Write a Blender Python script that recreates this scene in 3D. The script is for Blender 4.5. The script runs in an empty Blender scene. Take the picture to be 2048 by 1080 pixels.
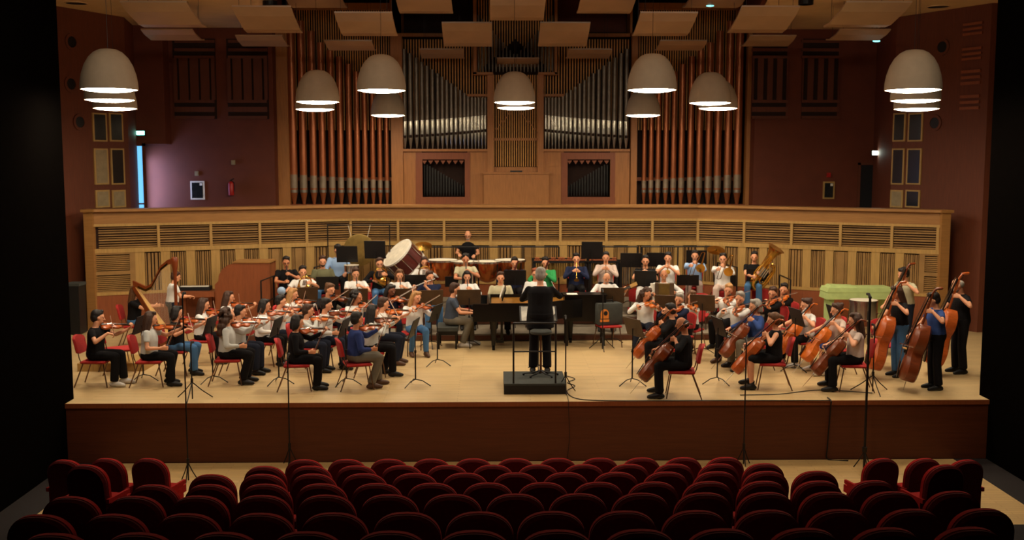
import bpy, math, random
from mathutils import Vector, Matrix, Quaternion
V = Vector
R = random.Random(7)
rad = math.radians
SC = bpy.context.scene
COL = SC.collection

# ------------------------------------------------------------------ camera
FPX, CX, CY = 2100.0, 1024.0, 540.0
CAM = V((-0.63, 0.0, 3.9)); PITCH = rad(5.98); YAW = rad(1.1)
fw = V((math.sin(YAW)*math.cos(PITCH), math.cos(YAW)*math.cos(PITCH), -math.sin(PITCH)))
rt = V((math.cos(YAW), -math.sin(YAW), 0)); up = rt.cross(fw)
cd = bpy.data.cameras.new('camera'); co = bpy.data.objects.new('camera', cd); COL.objects.link(co)
cd.sensor_width = 36; cd.lens = 36*FPX/2048; cd.clip_start = .05; cd.clip_end = 200
co.matrix_world = Matrix.Translation(CAM) @ Matrix((rt, up, -fw)).transposed().to_4x4()
SC.camera = co
cd.dof.use_dof = True; cd.dof.focus_distance = 10.5; cd.dof.aperture_fstop = 2.4     # the whole photo is slightly soft
def ray(px, py): return fw + rt*((px-CX)/FPX) - up*((py-CY)/FPX)
def atd(px, py, d): return CAM + ray(px, py)*d                   # at axial distance d
def aty(px, py, y): r = ray(px, py); return CAM + r*((y-CAM.y)/r.y)
def atz(px, py, z): r = ray(px, py); return CAM + r*((z-CAM.z)/r.z)

# ------------------------------------------------------------------ world, exposure
W = bpy.data.worlds.new('hall_air'); SC.world = W; W.use_nodes = True
W.node_tree.nodes['Background'].inputs[0].default_value = (.25, .16, .11, 1)
W.node_tree.nodes['Background'].inputs[1].default_value = .02
SC.view_settings.view_transform = 'Standard'; SC.view_settings.look = 'None'
SC.view_settings.gamma = 1; SC.view_settings.use_curve_mapping = False
SC.view_settings.exposure = 0.0
LAMP = 46.0            # radiance of the pendant diffusers

# added fill lamps out of view, no known source, lifting the ambient light (their housings are built with the hall)
FILL_POS = [(-5.2, 11.2), (-1.8, 10.6), (1.8, 10.6), (5.2, 11.2)]
for i, (x_, y_) in enumerate(FILL_POS):
    ld = bpy.data.lights.new('fill_lamp', 'AREA'); ld.shape = 'RECTANGLE'; ld.size = .9; ld.size_y = .5; ld.energy = 54; ld.color = (1., .9, .72)
    lo = bpy.data.objects.new('fill_lamp', ld); COL.objects.link(lo); lo.location = (x_, y_, 6.95); lo.rotation_euler = (rad(72), 0, rad(x_*1.5))

# ------------------------------------------------------------------ materials
MC = {}
def s2l(c): return tuple(((x/255)/12.92 if x/255 <= .04045 else ((x/255+.055)/1.055)**2.4) for x in c)
def mat(name, rgb, rough=.6, metal=0., var=.12, scale=8., stretch=(1,1,1), bump=0., spec=.4, emit=0., ecol=None, sheen=0.):
    if name in MC: return MC[name]
    m = bpy.data.materials.new(name); m.use_nodes = True; nt = m.node_tree; b = nt.nodes['Principled BSDF']
    c = s2l(rgb)
    tc = nt.nodes.new('ShaderNodeTexCoord'); mp = nt.nodes.new('ShaderNodeMapping'); nz = nt.nodes.new('ShaderNodeTexNoise')
    mp.inputs['Scale'].default_value = stretch; nz.inputs['Scale'].default_value = scale; nz.inputs['Detail'].default_value = 3
    nt.links.new(tc.outputs['Object'], mp.inputs[0]); nt.links.new(mp.outputs[0], nz.inputs[0])
    rp = nt.nodes.new('ShaderNodeValToRGB'); rp.color_ramp.elements[0].position = .3; rp.color_ramp.elements[1].position = .7
    rp.color_ramp.elements[0].color = tuple(x*(1-var) for x in c)+(1,); rp.color_ramp.elements[1].color = tuple(min(1, x*(1+var)) for x in c)+(1,)
    nt.links.new(nz.outputs[0], rp.inputs[0]); nt.links.new(rp.outputs[0], b.inputs['Base Color'])
    b.inputs['Roughness'].default_value = rough; b.inputs['Metallic'].default_value = metal
    b.inputs['Specular IOR Level'].default_value = spec
    if sheen: b.inputs['Sheen Weight'].default_value = sheen
    if bump:
        bp = nt.nodes.new('ShaderNodeBump'); bp.inputs['Strength'].default_value = bump; bp.inputs['Distance'].default_value = .01
        nt.links.new(nz.outputs[0], bp.inputs['Height']); nt.links.new(bp.outputs[0], b.inputs['Normal'])
    if emit:
        b.inputs['Emission Color'].default_value = s2l(ecol or rgb)+(1,); b.inputs['Emission Strength'].default_value = emit
    MC[name] = m; return m
def planks(name, rgb, size=(2.4, .09), rough=.35, var=.12, axis=0):
    m = mat(name, rgb, rough=rough, var=.07, scale=3, stretch=(1, 14, 1) if axis == 0 else (14, 1, 1))
    nt = m.node_tree; b = nt.nodes['Principled BSDF']
    br = nt.nodes.new('ShaderNodeTexBrick'); tc = nt.nodes.new('ShaderNodeTexCoord')
    br.inputs['Scale'].default_value = 1; br.inputs['Brick Width'].default_value = size[0]; br.inputs['Row Height'].default_value = size[1]
    br.inputs['Mortar Size'].default_value = .003
    br.inputs['Color1'].default_value = (1, 1, 1, 1); br.inputs['Color2'].default_value = (1-var, 1-var, 1-var, 1); br.inputs['Mortar'].default_value = (.55, .5, .45, 1)
    nt.links.new(tc.outputs['Object'], br.inputs[0])
    mx = nt.nodes.new('ShaderNodeMixRGB'); mx.blend_type = 'MULTIPLY'; mx.inputs[0].default_value = 1
    rp = [n for n in nt.nodes if n.type == 'VALTORGB'][0]
    nt.links.new(rp.outputs[0], mx.inputs[1]); nt.links.new(br.outputs[0], mx.inputs[2]); nt.links.new(mx.outputs[0], b.inputs['Base Color'])
    return m
M = dict(
 floor=planks('maple_floor', (206, 176, 126), rough=.42),
 hallfloor=planks('hall_parquet', (196, 160, 104), (.6, .08), rough=.5),
 carpet=mat('dark_carpet', (26, 16, 14), rough=.95, var=.3, scale=60),
 face=mat('stage_front_wood', (96, 49, 27), rough=.5, var=.12, scale=2, stretch=(1, 1, 18)),
 wall=mat('brown_wall', (104, 48, 26), rough=.7, var=.08, scale=3),
 wall2=mat('reddish_wood_wall', (100, 50, 28), rough=.6, var=.1, scale=3, stretch=(10, 10, 1)),
 black=mat('black_wall', (9, 7, 6), rough=1., spec=.0),
 ceil=mat('ceiling_plaster', (222, 188, 140), rough=.85, var=.05, scale=2),
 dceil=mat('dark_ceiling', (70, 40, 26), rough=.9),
 oak=mat('oak_veneer', (178, 140, 80), rough=.45, var=.12, scale=3, stretch=(12, 12, 1)),
 oakh=mat('oak_board', (156, 110, 60), rough=.4, var=.12, scale=3, stretch=(1, 1, 14)),
 slat=mat('oak_slat', (152, 114, 64), rough=.5, var=.14, scale=4),
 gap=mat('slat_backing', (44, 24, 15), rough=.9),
 organ=mat('organ_case_wood', (170, 110, 56), rough=.5, var=.12, scale=3, stretch=(10, 10, 1)),
 organd=mat('organ_dark_wood', (138, 74, 40), rough=.5, var=.12, scale=3, stretch=(10, 10, 1)),
 rod=mat('organ_rod', (214, 152, 74), rough=.5, var=.1),
 copper=mat('copper_pipe', (172, 98, 58), rough=.3, metal=.45, var=.12, scale=6, stretch=(1, 1, .3)),
 tin=mat('tin_pipe', (140, 128, 114), rough=.42, metal=.7, var=.12, scale=8),
 tinb=mat('tin_foot_lit_tone', (196, 188, 172), rough=.22, metal=.9),  # brighter than the pipe bodies: reflection of the lit stage put into the colour
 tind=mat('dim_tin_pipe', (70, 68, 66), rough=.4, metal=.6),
 tinw=mat('tin_mouth', (150, 130, 108), rough=.5, metal=.4, var=.1),
 refl=mat('reflector_panel', (172, 138, 106), rough=.35, var=.08, scale=2, spec=.6),
 shade=mat('lamp_shade_plaster', (172, 152, 128), rough=.8, var=.04),
 glow=mat('lamp_diffuser', (255, 222, 178), rough=.5, var=.0, emit=LAMP, ecol=(253, 236, 207)),
 velvet=mat('red_velvet', (150, 24, 20), rough=.9, var=.15, scale=40, spec=.1),
 velvetd=mat('dark_seat_shell', (92, 20, 20), rough=.85, var=.15, scale=30, spec=.15),
 seatwood=mat('seat_wood', (120, 60, 30), rough=.5),
 red=mat('chair_red_fabric', (172, 38, 36), rough=.85, var=.12, scale=30),
 tube=mat('chair_steel', (120, 92, 74), rough=.3, metal=.8),
 blk=mat('black_metal', (26, 23, 23), rough=.45, metal=.2),
 lac=mat('black_lacquer', (7, 7, 8), rough=.3, spec=.3),
 blkp=mat('black_plastic', (20, 20, 22), rough=.5),
 desk=mat('black_desk', (22, 19, 19), rough=.5),
 deskb=mat('brown_desk', (78, 56, 34), rough=.55),
 brass=mat('brass', (222, 170, 80), rough=.22, metal=1.),
 silver=mat('silver_metal', (205, 205, 205), rough=.2, metal=1.),
 white=mat('white_paper', (235, 228, 214), rough=.8),
 head=mat('drum_head', (226, 216, 196), rough=.6),
 varn=mat('violin_varnish', (176, 84, 34), rough=.28, var=.2, scale=12, stretch=(1, 6, 1)),
 varnd=mat('dark_violin_varnish', (120, 56, 26), rough=.28, var=.2, scale=6, stretch=(1, 6, 1)),
 varno=mat('orange_violin_varnish', (206, 104, 34), rough=.28, var=.15, scale=8, stretch=(1, 6, 1)),
 ebony=mat('ebony', (22, 16, 14), rough=.35),
 spruce=mat('spruce_soundboard', (214, 168, 100), rough=.4, var=.1, scale=10),
 hair=mat('bow_hair', (232, 222, 200), rough=.6),
 gold=mat('piano_plate', (190, 130, 50), rough=.35, metal=.7),
 green=mat('lime_cloth', (180, 198, 126), rough=.9, var=.08),
 riser=mat('riser_top', (128, 116, 98), rough=.7),
 riserf=mat('riser_front', (84, 44, 26), rough=.6),
 glass=mat('dark_glass', (34, 36, 36), rough=.15, spec=.6),
 panel=mat('grey_panel', (150, 130, 96), rough=.6),
 bronze=mat('tamtam_bronze', (150, 122, 66), rough=.35, metal=.7, var=.2),
 copk=mat('kettle_copper', (206, 120, 64), rough=.25, metal=.9),
 drumred=mat('drum_shell', (92, 40, 34), rough=.3),
 bar=mat('rosewood_bar', (150, 78, 46), rough=.4),
 day=mat('daylight_window', (150, 205, 255), emit=1.3, ecol=(100, 185, 240)),
 exitg=mat('green_exit_light', (150, 235, 215), emit=6., ecol=(130, 235, 215)),
 exitw=mat('white_exit_light', (255, 255, 240), emit=22., ecol=(240, 255, 235)),
 spot=mat('cyan_indicator', (150, 230, 230), emit=3., ecol=(120, 225, 225)),
 redp=mat('red_paint', (170, 30, 24), rough=.4),
 emb=mat('orange_emblem', (214, 128, 46), rough=.6),
 cover=mat('padded_grey_cover', (62, 64, 60), rough=.9),
 cloth_ball=mat('pale_blue_plastic', (150, 175, 205), rough=.5),
)
# ------------------------------------------------------------------ mesh builder
class MB:
    def __init__(s): s.v = []; s.f = []; s.m = []; s.X = Matrix.Identity(4); s.mi = 0
    def add(s, vs, fs):
        o = len(s.v); X = s.X; s.v += [tuple(X @ V(p)) for p in vs]
        for f in fs: s.f.append(tuple(i+o for i in f)); s.m.append(s.mi)
        return s
    def box(s, a, b):
        x0, y0, z0 = (min(a[i], b[i]) for i in range(3)); x1, y1, z1 = (max(a[i], b[i]) for i in range(3))
        return s.add([(x0,y0,z0),(x1,y0,z0),(x1,y1,z0),(x0,y1,z0),(x0,y0,z1),(x1,y0,z1),(x1,y1,z1),(x0,y1,z1)],
                     [(0,3,2,1),(4,5,6,7),(0,1,5,4),(1,2,6,5),(2,3,7,6),(3,0,4,7)])
    def rings(s, rs, cap=True, close=True):
        n = len(rs[0]); vs = [p for r in rs for p in r]; fs = []
        for i in range(len(rs)-1):
            for j in range(n if close else n-1): fs.append((i*n+j, i*n+(j+1) % n, (i+1)*n+(j+1) % n, (i+1)*n+j))
        if cap: fs.append(tuple(range(n))[::-1]); fs.append(tuple((len(rs)-1)*n+j for j in range(n)))
        return s.add(vs, fs)
    def tube(s, pts, r, n=8, dome=False):
        pts = [V(p) for p in pts]; k = len(pts); r = list(r) if hasattr(r, '__len__') else [r]*k
        T = [(pts[min(i+1, k-1)]-pts[max(i-1, 0)]).normalized() for i in range(k)]
        a = T[0].orthogonal().normalized(); rs = []; fr = []
        for i in range(k):
            a = (a - T[i]*a.dot(T[i])); a = a.normalized() if a.length > 1e-6 else T[i].orthogonal().normalized()
            fr.append((a.copy(), T[i].cross(a)))
        def ring(c, f, q): return [c+f[0]*(q*math.cos(2*math.pi*j/n))+f[1]*(q*math.sin(2*math.pi*j/n)) for j in range(n)]
        if dome:
            for t in (.15, .6): rs.append(ring(pts[0]-T[0]*r[0]*math.sqrt(1-t*t), fr[0], r[0]*t))
        for i in range(k): rs.append(ring(pts[i], fr[i], r[i]))
        if dome:
            for t in (.6, .15): rs.append(ring(pts[-1]+T[-1]*r[-1]*math.sqrt(1-t*t), fr[-1], r[-1]*t))
        return s.rings(rs)
    def lathe(s, prof, n=16, o=(0,0,0), cap=True):
        return s.rings([[(o[0]+r*math.cos(2*math.pi*j/n), o[1]+r*math.sin(2*math.pi*j/n), o[2]+z) for j in range(n)] for r, z in prof], cap)
    def ell(s, c, r, n=12, k=8):
        c = V(c); rs = []
        for i in range(1, k):
            t = math.pi*i/k
            rs.append([(c.x+r[0]*math.sin(t)*math.cos(2*math.pi*j/n), c.y+r[1]*math.sin(t)*math.sin(2*math.pi*j/n), c.z-r[2]*math.cos(t)) for j in range(n)])
        return s.rings(rs)
    def prism(s, pts, a, b, ax=2):
        def p3(p, h): return (p[0], p[1], h) if ax == 2 else ((p[0], h, p[1]) if ax == 1 else (h, p[0], p[1]))
        return s.rings([[p3(p, a) for p in pts], [p3(p, b) for p in pts]])
    def quadbar(s, p, q, w, h, upv=(0,0,1)):
        p, q = V(p), V(q); d = (q-p).normalized(); sd = d.cross(V(upv)).normalized()*w/2; u = sd.cross(d).normalized()*h/2
        return s.rings([[p-sd-u, p+sd-u, p+sd+u, p-sd+u], [q-sd-u, q+sd-u, q+sd+u, q-sd+u]])
    def build(s, name, mats, parent=None, smooth=False, loc=None):
        me = bpy.data.meshes.new(name); me.from_pydata(s.v, [], s.f)
        for m in (mats if isinstance(mats, (list, tuple)) else [mats]): me.materials.append(m)
        me.polygons.foreach_set('material_index', s.m)
        if smooth: me.polygons.foreach_set('use_smooth', [True]*len(s.f))
        me.update()
        bm_fix(me)
        if smooth == 'auto': me.set_sharp_from_angle(angle=rad(40))
        o = bpy.data.objects.new(name, me); COL.objects.link(o)
        if parent: o.parent = parent
        if loc is not None: o.location = loc
        return o
import bmesh
def bm_fix(me):
    b = bmesh.new(); b.from_mesh(me); bmesh.ops.recalc_face_normals(b, faces=b.faces); b.to_mesh(me); b.free()
def tag(o, label, cat, group=None, kind=None):
    o['label'] = label; o['category'] = cat
    if group: o['group'] = group
    if kind: o['kind'] = kind
    return o
def struct(o, label=None):
    o['kind'] = 'structure'
    if label: o['label'] = label
    return o
def empty(name, loc=(0,0,0), rz=0., label=None, cat=None, group=None):
    o = bpy.data.objects.new(name, None); COL.objects.link(o); o.empty_display_size = .1
    o.location = loc; o.rotation_euler = (0, 0, rz)
    if label: tag(o, label, cat, group)
    return o
def kids(): 
    d = {}
    for o in COL.objects:
        if o.parent: d.setdefault(o.parent, []).append(o)
    return d
class Proto:      # a finished thing that can be copied with its parts
    def __init__(s, root): s.root = root; s.used = False; s.tree = s.walk(root)
    def walk(s, o): return (o, [s.walk(c) for c in COL.objects if c.parent == o])
    def cp(s, t, par):
        c = t[0].copy(); COL.objects.link(c)
        if par: c.parent = par
        for k in t[1]: s.cp(k, c)
        return c
    def put(s, Mx, label, cat, group=None, recolor=None):
        if not s.used: s.used = True; o = s.root
        else:
            o = s.cp(s.tree, None)
        o.matrix_world = Mx if isinstance(Mx, Matrix) else Matrix.Translation(Mx)
        if 'group' in o: del o['group']
        return tag(o, label, cat, group)
def TR(p, rz=0., s=1.): return Matrix.Translation(p) @ Matrix.Rotation(rz, 4, 'Z') @ Matrix.Scale(s, 4)
def basis(o, x, z):
    x = V(x).normalized(); z = V(z); y = z.cross(x).normalized(); z = x.cross(y)
    m = Matrix((x, y, z)).transposed().to_4x4(); return Matrix.Translation(o) @ m
# ================================================================== THE HALL
YF = atz(1031, 803.5, 0).y            # stage front
ZH = -0.99                            # auditorium floor
YB = atd(1031, 412, 26.4).y           # middle of the panelled wall
YO = YB + 2.3                         # organ front
YW = YB + 1.7                         # back wall beside the organ
ZC = 7.34
def mb(): return MB()
# floors
b = mb(); b.box((-13, YF, -.06), (13, YW+1, 0)); struct(b.build('floor_stage', M['floor']))
b = mb(); b.box((-6.95, 3, ZH-.1), (6.95, YF, ZH)); struct(b.build('floor_auditorium', M['hallfloor']))
for sx, nm in ((-1, 'left'), (1, 'right')):
    b = mb(); b.box((sx*6.95, 0, ZH-.1), (sx*7.6, YF, ZH)); struct(b.build('floor_aisle_'+nm, M['carpet']))
b = mb(); b.box((-7.6, YF+.02, ZH), (7.6, YF+.12, -.06)); b.mi = 1; b.box((-7.6, YF-.015, -.075), (7.6, YF+.02, -.001))
struct(b.build('wall_stage_front', [M['face'], M['organd']]))
# raked steps under the seats
SEATY = [918, 931, 947, 967, 990, 1026, 1064]; PIT = [84.3, 91, 101, 111, 126.5, 145.5, 167]
ROWS = [atd(1031, SEATY[k], FPX*.55/PIT[k]) for k in range(7)]
for k in range(1, 7):
    y1 = (ROWS[k].y+ROWS[k-1].y)/2+.12; y0 = (ROWS[k].y+ROWS[k+1].y)/2+.12 if k < 6 else ROWS[k].y-.6
    b = mb(); b.box((-6.9, y0, ZH), (6.9, y1, ROWS[k].z-1.0)); struct(b.build('floor_step_%d' % k, M['carpet']))
# auditorium side walls (dark) and stage side walls
for sx, nm in ((-1, 'left'), (1, 'right')):
    b = mb(); b.box((sx*7.5, -2, ZH-.1), (sx*7.8, YF+.35, ZC+.1)); struct(b.build('wall_auditorium_'+nm, M['black']))
    b = mb(); b.box((sx*7.8, YF+.1, -.05), (sx*13, YF+.35, ZC+.1)); struct(b.build('wall_stage_wing_'+nm, M['black']))
# pier walls left and right (angled), drawn as prisms
PL0 = atd(95, 420, 23.6); PL1 = atd(262, 420, 25.9)
PR0 = atd(1965, 420, 23.6); PR1 = atd(1780, 420, 25.9)
def wallpoly(name, pts, z0, z1, m, th=.25, out=1):
    b = mb()
    P = [V((p[0], p[1])) for p in pts]; Q = []
    for i, p in enumerate(P):
        d = (P[min(i+1, len(P)-1)]-P[max(i-1, 0)]).normalized(); Q.append(p+V((-d.y, d.x))*th*out)
    rs = []
    for i in range(len(P)-1):
        b.rings([[(P[i].x, P[i].y, z0), (P[i+1].x, P[i+1].y, z0), (Q[i+1].x, Q[i+1].y, z0), (Q[i].x, Q[i].y, z0)],
                 [(P[i].x, P[i].y, z1), (P[i+1].x, P[i+1].y, z1), (Q[i+1].x, Q[i+1].y, z1), (Q[i].x, Q[i].y, z1)]])
    return struct(b.build(name, m))
wallpoly('wall_left', [(-13, PL0.y-.1), PL0.xy, PL1.xy], -.02, ZC+.05, M['wall2'])
wallpoly('wall_right', [PR1.xy, PR0.xy, (13, PR0.y-.1)], -.02, ZC+.05, M['wall2'])
OL = aty(558, 300, YO).x; OR_ = aty(1497, 300, YO).x
RL = aty(300, 420, YW).x; RR = aty(1762, 420, YW).x
wallpoly('wall_back_left', [(PL1.x, PL1.y), (PL1.x-.4, YW)], -.02, ZC+.05, M['wall'])
wallpoly('wall_back_left_recess', [(PL1.x-.6, YW), (OL, YW), (OL, YO+.8)], -.02, ZC+.05, M['wall'])
wallpoly('wall_back_right', [(PR1.x+.4, YW), (PR1.x, PR1.y)], -.02, ZC+.05, M['wall'])
wallpoly('wall_back_right_recess', [(OR_, YO+.8), (OR_, YW), (PR1.x+.6, YW)], -.02, ZC+.05, M['wall'])
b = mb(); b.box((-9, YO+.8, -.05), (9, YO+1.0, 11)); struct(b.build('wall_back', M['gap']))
# ceiling: low plaster wings, high dark void over the organ
VL = [( -13, 10), (13, 10), (13, YF+4.3), (-13, YF+4.3)]
b = mb(); b.prism([(-7.8, -2), (7.8, -2), (7.8, YF+.2), (13, YF+.2), (13, YF+4.4), (-13, YF+4.4), (-13, YF+.2), (-7.8, YF+.2)], ZC, ZC+.12)
struct(b.build('ceiling', M['ceil']))
for sx, nm, e in ((-1, 'left', OL), (1, 'right', OR_)):
    b = mb(); b.prism([(sx*13, YF+4.4), (sx*4.9, YF+4.4), (e-sx*.02, YW), (e-sx*.02, YW+.1), (sx*13, YW+.1)], ZC, ZC+.12)
    struct(b.build('ceiling_wing_'+nm, M['ceil']))
    b = mb(); b.prism([(sx*4.9, YF+4.4), (sx*5.0, YF+4.4), (e+sx*.08, YO+.8), (e-sx*.02, YO+.8)], ZC, 11); struct(b.build('wall_void_'+nm, M['wall']))
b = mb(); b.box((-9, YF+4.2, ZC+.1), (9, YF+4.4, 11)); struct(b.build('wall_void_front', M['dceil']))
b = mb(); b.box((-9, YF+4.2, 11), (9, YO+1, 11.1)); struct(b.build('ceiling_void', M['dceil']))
b = mb(); b.box((-7.8, -2.2, ZH), (7.8, -2, ZC+.1)); struct(b.build('wall_auditorium_back', M['black']))
for i, (x_, y_) in enumerate(FILL_POS):  # made-up housings around the added fill lamps
    e = empty('fill_lamp_housing', (x_, y_, 6.95), label='black housing of an added fill lamp above the seats, %s of four' % ['leftmost', 'inner left', 'inner right', 'rightmost'][i], cat='light', group='added fill lamps over the seats')
    X = Matrix.Rotation(rad(x_*1.5), 4, 'Z') @ Matrix.Rotation(rad(72), 4, 'X')
    b = mb(); b.X = X; b.box((-.5, -.3, .03), (.5, .3, .2)); b.build('housing', M['blk'], e)
    b = mb(); b.tube([(0, 0, .1), (0, 0, .39)], .02, 6); b.build('bracket', M['blk'], e)

# ---- risers at the back of the stage
Y1 = 22.5; Y2 = 23.8; Y3 = 24.5; ZP = .46
b = mb()
RX0, RX1 = atz(538, 640, 0).x, atz(1580, 640, 0).x
b.box((RX0, Y1, 0), (RX1, YB-.15, .15)); o = b.build('stage_riser', [M['riser']]); struct(o)
b = mb(); b.box((RX0+.9, Y2, .15), (RX1-.9, YB-.1, .34)); struct(b.build('stage_riser_upper', M['riser']))
b = mb(); b.box((RX0+1.2, Y3, .34), (RX1-.6, YB-.1, ZP)); struct(b.build('stage_riser_top', M['riser']))
b = mb(); b.box((RX0, Y1-.02, 0.02), (RX1, Y1, .12)); struct(b.build('trim_1', M['riserf']))
b = mb(); b.box((RX0+.9, Y2-.02, .17), (RX1-.9, Y2, .31)); struct(b.build('trim_2', M['riserf']))

# ---- panelled wall round the stage
ZT = 2.78
cz = lambda px, d: atd(px, 418, d)
PA, PB_, PC_, PD = cz(178, 23.95), cz(700, 26.35), cz(1396, 26.35), cz(1890, 23.7)
wr = empty('wall_rear_panelled', (0, 0, 0)); struct(wr, 'low curved wall of oak slat panels around the back of the stage')
def panwall(P, Q, uppers, lowers, endA=0, endB=0):
    P, Q = V((P.x, P.y, 0)), V((Q.x, Q.y, 0)); L = (Q-P).length; d = (Q-P)/L; n = V((d.y, -d.x, 0))      # n faces the audience
    X = Matrix((d, -n, V((0,0,1)))).transposed().to_4x4(); X.translation = P                  # local: x along, -y towards audience
    b = mb(); b.X = X
    b.mi = 0; b.box((0, .03, 0), (L, .25, ZT-.06)); o = b.build('backing', M['gap'], wr)
    b = mb(); b.X = X; b.box((-.02, -.14, ZT-.06), (L+.02, .35, ZT)); b.build('cap_rail', M['oakh'], wr)
    b = mb(); b.X = X; b.box((0, -.03, ZT-.34), (L, .03, ZT-.06)); b.build('top_board', M['oakh'], wr)
    b = mb(); b.X = X; b.box((0, -.06, ZT-.40), (L, .03, ZT-.34)); b.build('upper_rail', M['oak'], wr)
    zu0, zu1 = 1.87, ZT-.40
    b = mb(); b.X = X; b.box((0, -.05, zu0-.1), (L, .03, zu0)); b.build('middle_rail', M['oak'], wr)
    zl0, zl1 = .86, zu0-.1
    b = mb(); b.X = X; b.box((0, -.04, 0), (L, .03, zl0)); b.mi = 1; b.box((0, -.055, zl0-.07), (L, -.04, zl0)); b.build('plinth_panel', [M['organd'], M['oak']], wr)
    # upper band: horizontal slats between thin mullions
    for i in range(len(uppers)-1):
        x0, x1 = uppers[i]*L, uppers[i+1]*L
        b = mb(); b.X = X; h = (zu1-zu0)/9
        for k in range(9):
            hh = h*(.55 if k % 3 else .75); y = -.02 if k % 2 else -.005
            b.box((x0+.03, y, zu0+k*h+.008), (x1-.03, .03, zu0+k*h+hh))
        b.build('slat_panel', M['slat'], wr)
        b = mb(); b.X = X; b.box((x1-.03, -.05, zu0), (x1+.03, .03, zu1)); b.build('mullion', M['oak'], wr)
    # lower band: upright fluted panels between flat boards
    N = lowers; p = (L-endA-endB)/N; rr = random.Random(int(L*100)+int(P.x*10))
    for i in range(N):
        x0 = endA+i*p; bw = p*.37
        b = mb(); b.X = X; b.box((x0, -.035, zl0), (x0+bw, .03, zl1)); b.build('flat_board', M['oak'], wr)
        b = mb(); b.X = X; x = x0+bw+.015; kind = rr.choice([0, 0, 1, 2])
        fl = {0: [.022, .035, .022, .05, .022, .035, .022], 1: [.02, .03, .17, .03, .02], 2: [.025, .06, .04, .06, .025]}[kind]
        g = (p-bw-.03-sum(fl))/(len(fl)-1) if sum(fl) < p-bw-.06 else .012
        sc = min(1, (p-bw-.03-g*(len(fl)-1))/sum(fl))
        for j, w in enumerate(fl):
            b.box((x, -.02+(.012 if j % 2 else 0), zl0), (x+w*sc, .03, zl1-.03)); x += w*sc+g
        b.build('fluted_panel', M['slat'], wr)
    for (s0, e) in ((0, endA), (L-endB, endB)):
        if e <= 0: continue
        b = mb(); b.X = X
        b.box((s0, -.035, zl0), (s0+e, .03, zl0+.03)); b.box((s0, -.035, 1.26), (s0+e, .03, 1.35)); b.box((s0, -.035, zl1-.04), (s0+e, .03, zl1))
        b.box((s0+e-.12 if s0 == 0 else s0, -.036, zl0), (s0+e if s0 == 0 else s0+.12, .03, zl1))
        for (za, zb) in ((.90, 1.25), (1.37, 1.72)):
            for k in range(8):
                z = za+(zb-za)*k/8; b.box((s0+(0 if s0 == 0 else .12), -.02, z), (s0+e-(.12 if s0 == 0 else 0), .03, z+(zb-za)/8*.6))
        b.build('slat_panel', M['slat'], wr)
def frac(pxs, P, Q, d0, d1):
    # pixel columns on the facet -> fractions of its length
    out = []
    for px in pxs:
        lo, hi = 0., 1.
        for _ in range(30):
            m = (lo+hi)/2; p = P.lerp(Q, m); c = p-CAM; x = CX+FPX*c.dot(rt)/c.dot(fw)
            if x < px: lo = m
            else: hi = m
        out.append(lo)
    return out
panwall(PA, PB_, frac([192, 315, 420, 518, 612, 700], PA, PB_, 0, 0), 9, endA=.95)
panwall(PB_, PC_, frac([702, 796, 888, 981, 1075, 1121, 1213, 1305, 1396], PB_, PC_, 0, 0), 15)
panwall(PC_, PD, frac([1397, 1490, 1585, 1683, 1786, 1878], PC_, PD, 0, 0), 10, endB=.5)
for P, nm in ((PA, 'left'), (PD, 'right')):
    b = mb(); b.box((P.x-.1, P.y-.1, 0), (P.x+.1, P.y+.3, ZT-.06)); b.box((P.x-.14, P.y-.16, ZT-.06), (P.x+.14, P.y+.36, ZT+.002)); b.build('end_post', M['oakh'], wr)
# choir gallery floor between panelled wall and organ
b = mb(); b.box((PL1.x-.5, YB+.35, 1.6), (PR1.x+.5, YO+.8, 1.7)); struct(b.build('floor_gallery', M['carpet']))

# ---- fittings of the brown side walls
def onwall(A, B, px):      # point on wall line A-B seen at pixel column px
    lo, hi = 0., 1.
    for _ in range(30):
        m = (lo+hi)/2; p = A.lerp(B, m); c = p-CAM; x = CX+FPX*c.dot(rt)/c.dot(fw)
        if (x < px) == (A.x < B.x): lo = m
        else: hi = m
    return A.lerp(B, lo)
def zat(p, py):            # height at plan position p seen at pixel row py
    lo, hi = -5., 20.
    for _ in range(40):
        m = (lo+hi)/2; c = V((p.x, p.y, m))-CAM; y = CY-FPX*c.dot(up)/c.dot(fw)
        if y > py: lo = m
        else: hi = m
    return lo
def wallbox(A, B, x0, x1, y0, y1, t0, t1, bb):
    p, q = onwall(A, B, x0), onwall(A, B, x1); m = (p+q)/2
    d = (q-p); d.z = 0; d.normalize(); n = V((d.y, -d.x, 0))
    if n.dot(CAM-m) < 0: n = -n
    z0, z1 = zat(m, y1), zat(m, y0)
    bb.rings([[V((p.x, p.y, z))+n*t0, V((q.x, q.y, z))+n*t0, V((q.x, q.y, z))+n*t1, V((p.x, p.y, z))+n*t1] for z in (z0, z1)])
wn = 0
for A, B, colx, fills in ((PL0, PL1, [(191, 219), (224, 251)], 'gpgggp'), (PR0, PR1, [(1840, 1811), (1806, 1781)], 'gggggp')):
    k = 0
    for (y0, y1) in ((226, 283), (297, 369), (380, 415)):
        for (x0, x1) in colx:
            wn += 1
            b = mb(); wallbox(A, B, x0, x1, y0, y1, .0, .03, b); o = b.build('window_%d' % wn, M['oak']); struct(o)
            b = mb(); s = 3 if x1 > x0 else -3
            pale = (fills == 'gpgggp' and (x0, y0) == (191, 297)) or (y0 == 380 and x0 in (191, 1806, 224))
            wallbox(A, B, x0+s, x1-s, y0+3, y1-3, .02, .035, b); b.build('pane', M['panel' if pale else 'glass'], o)
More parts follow.
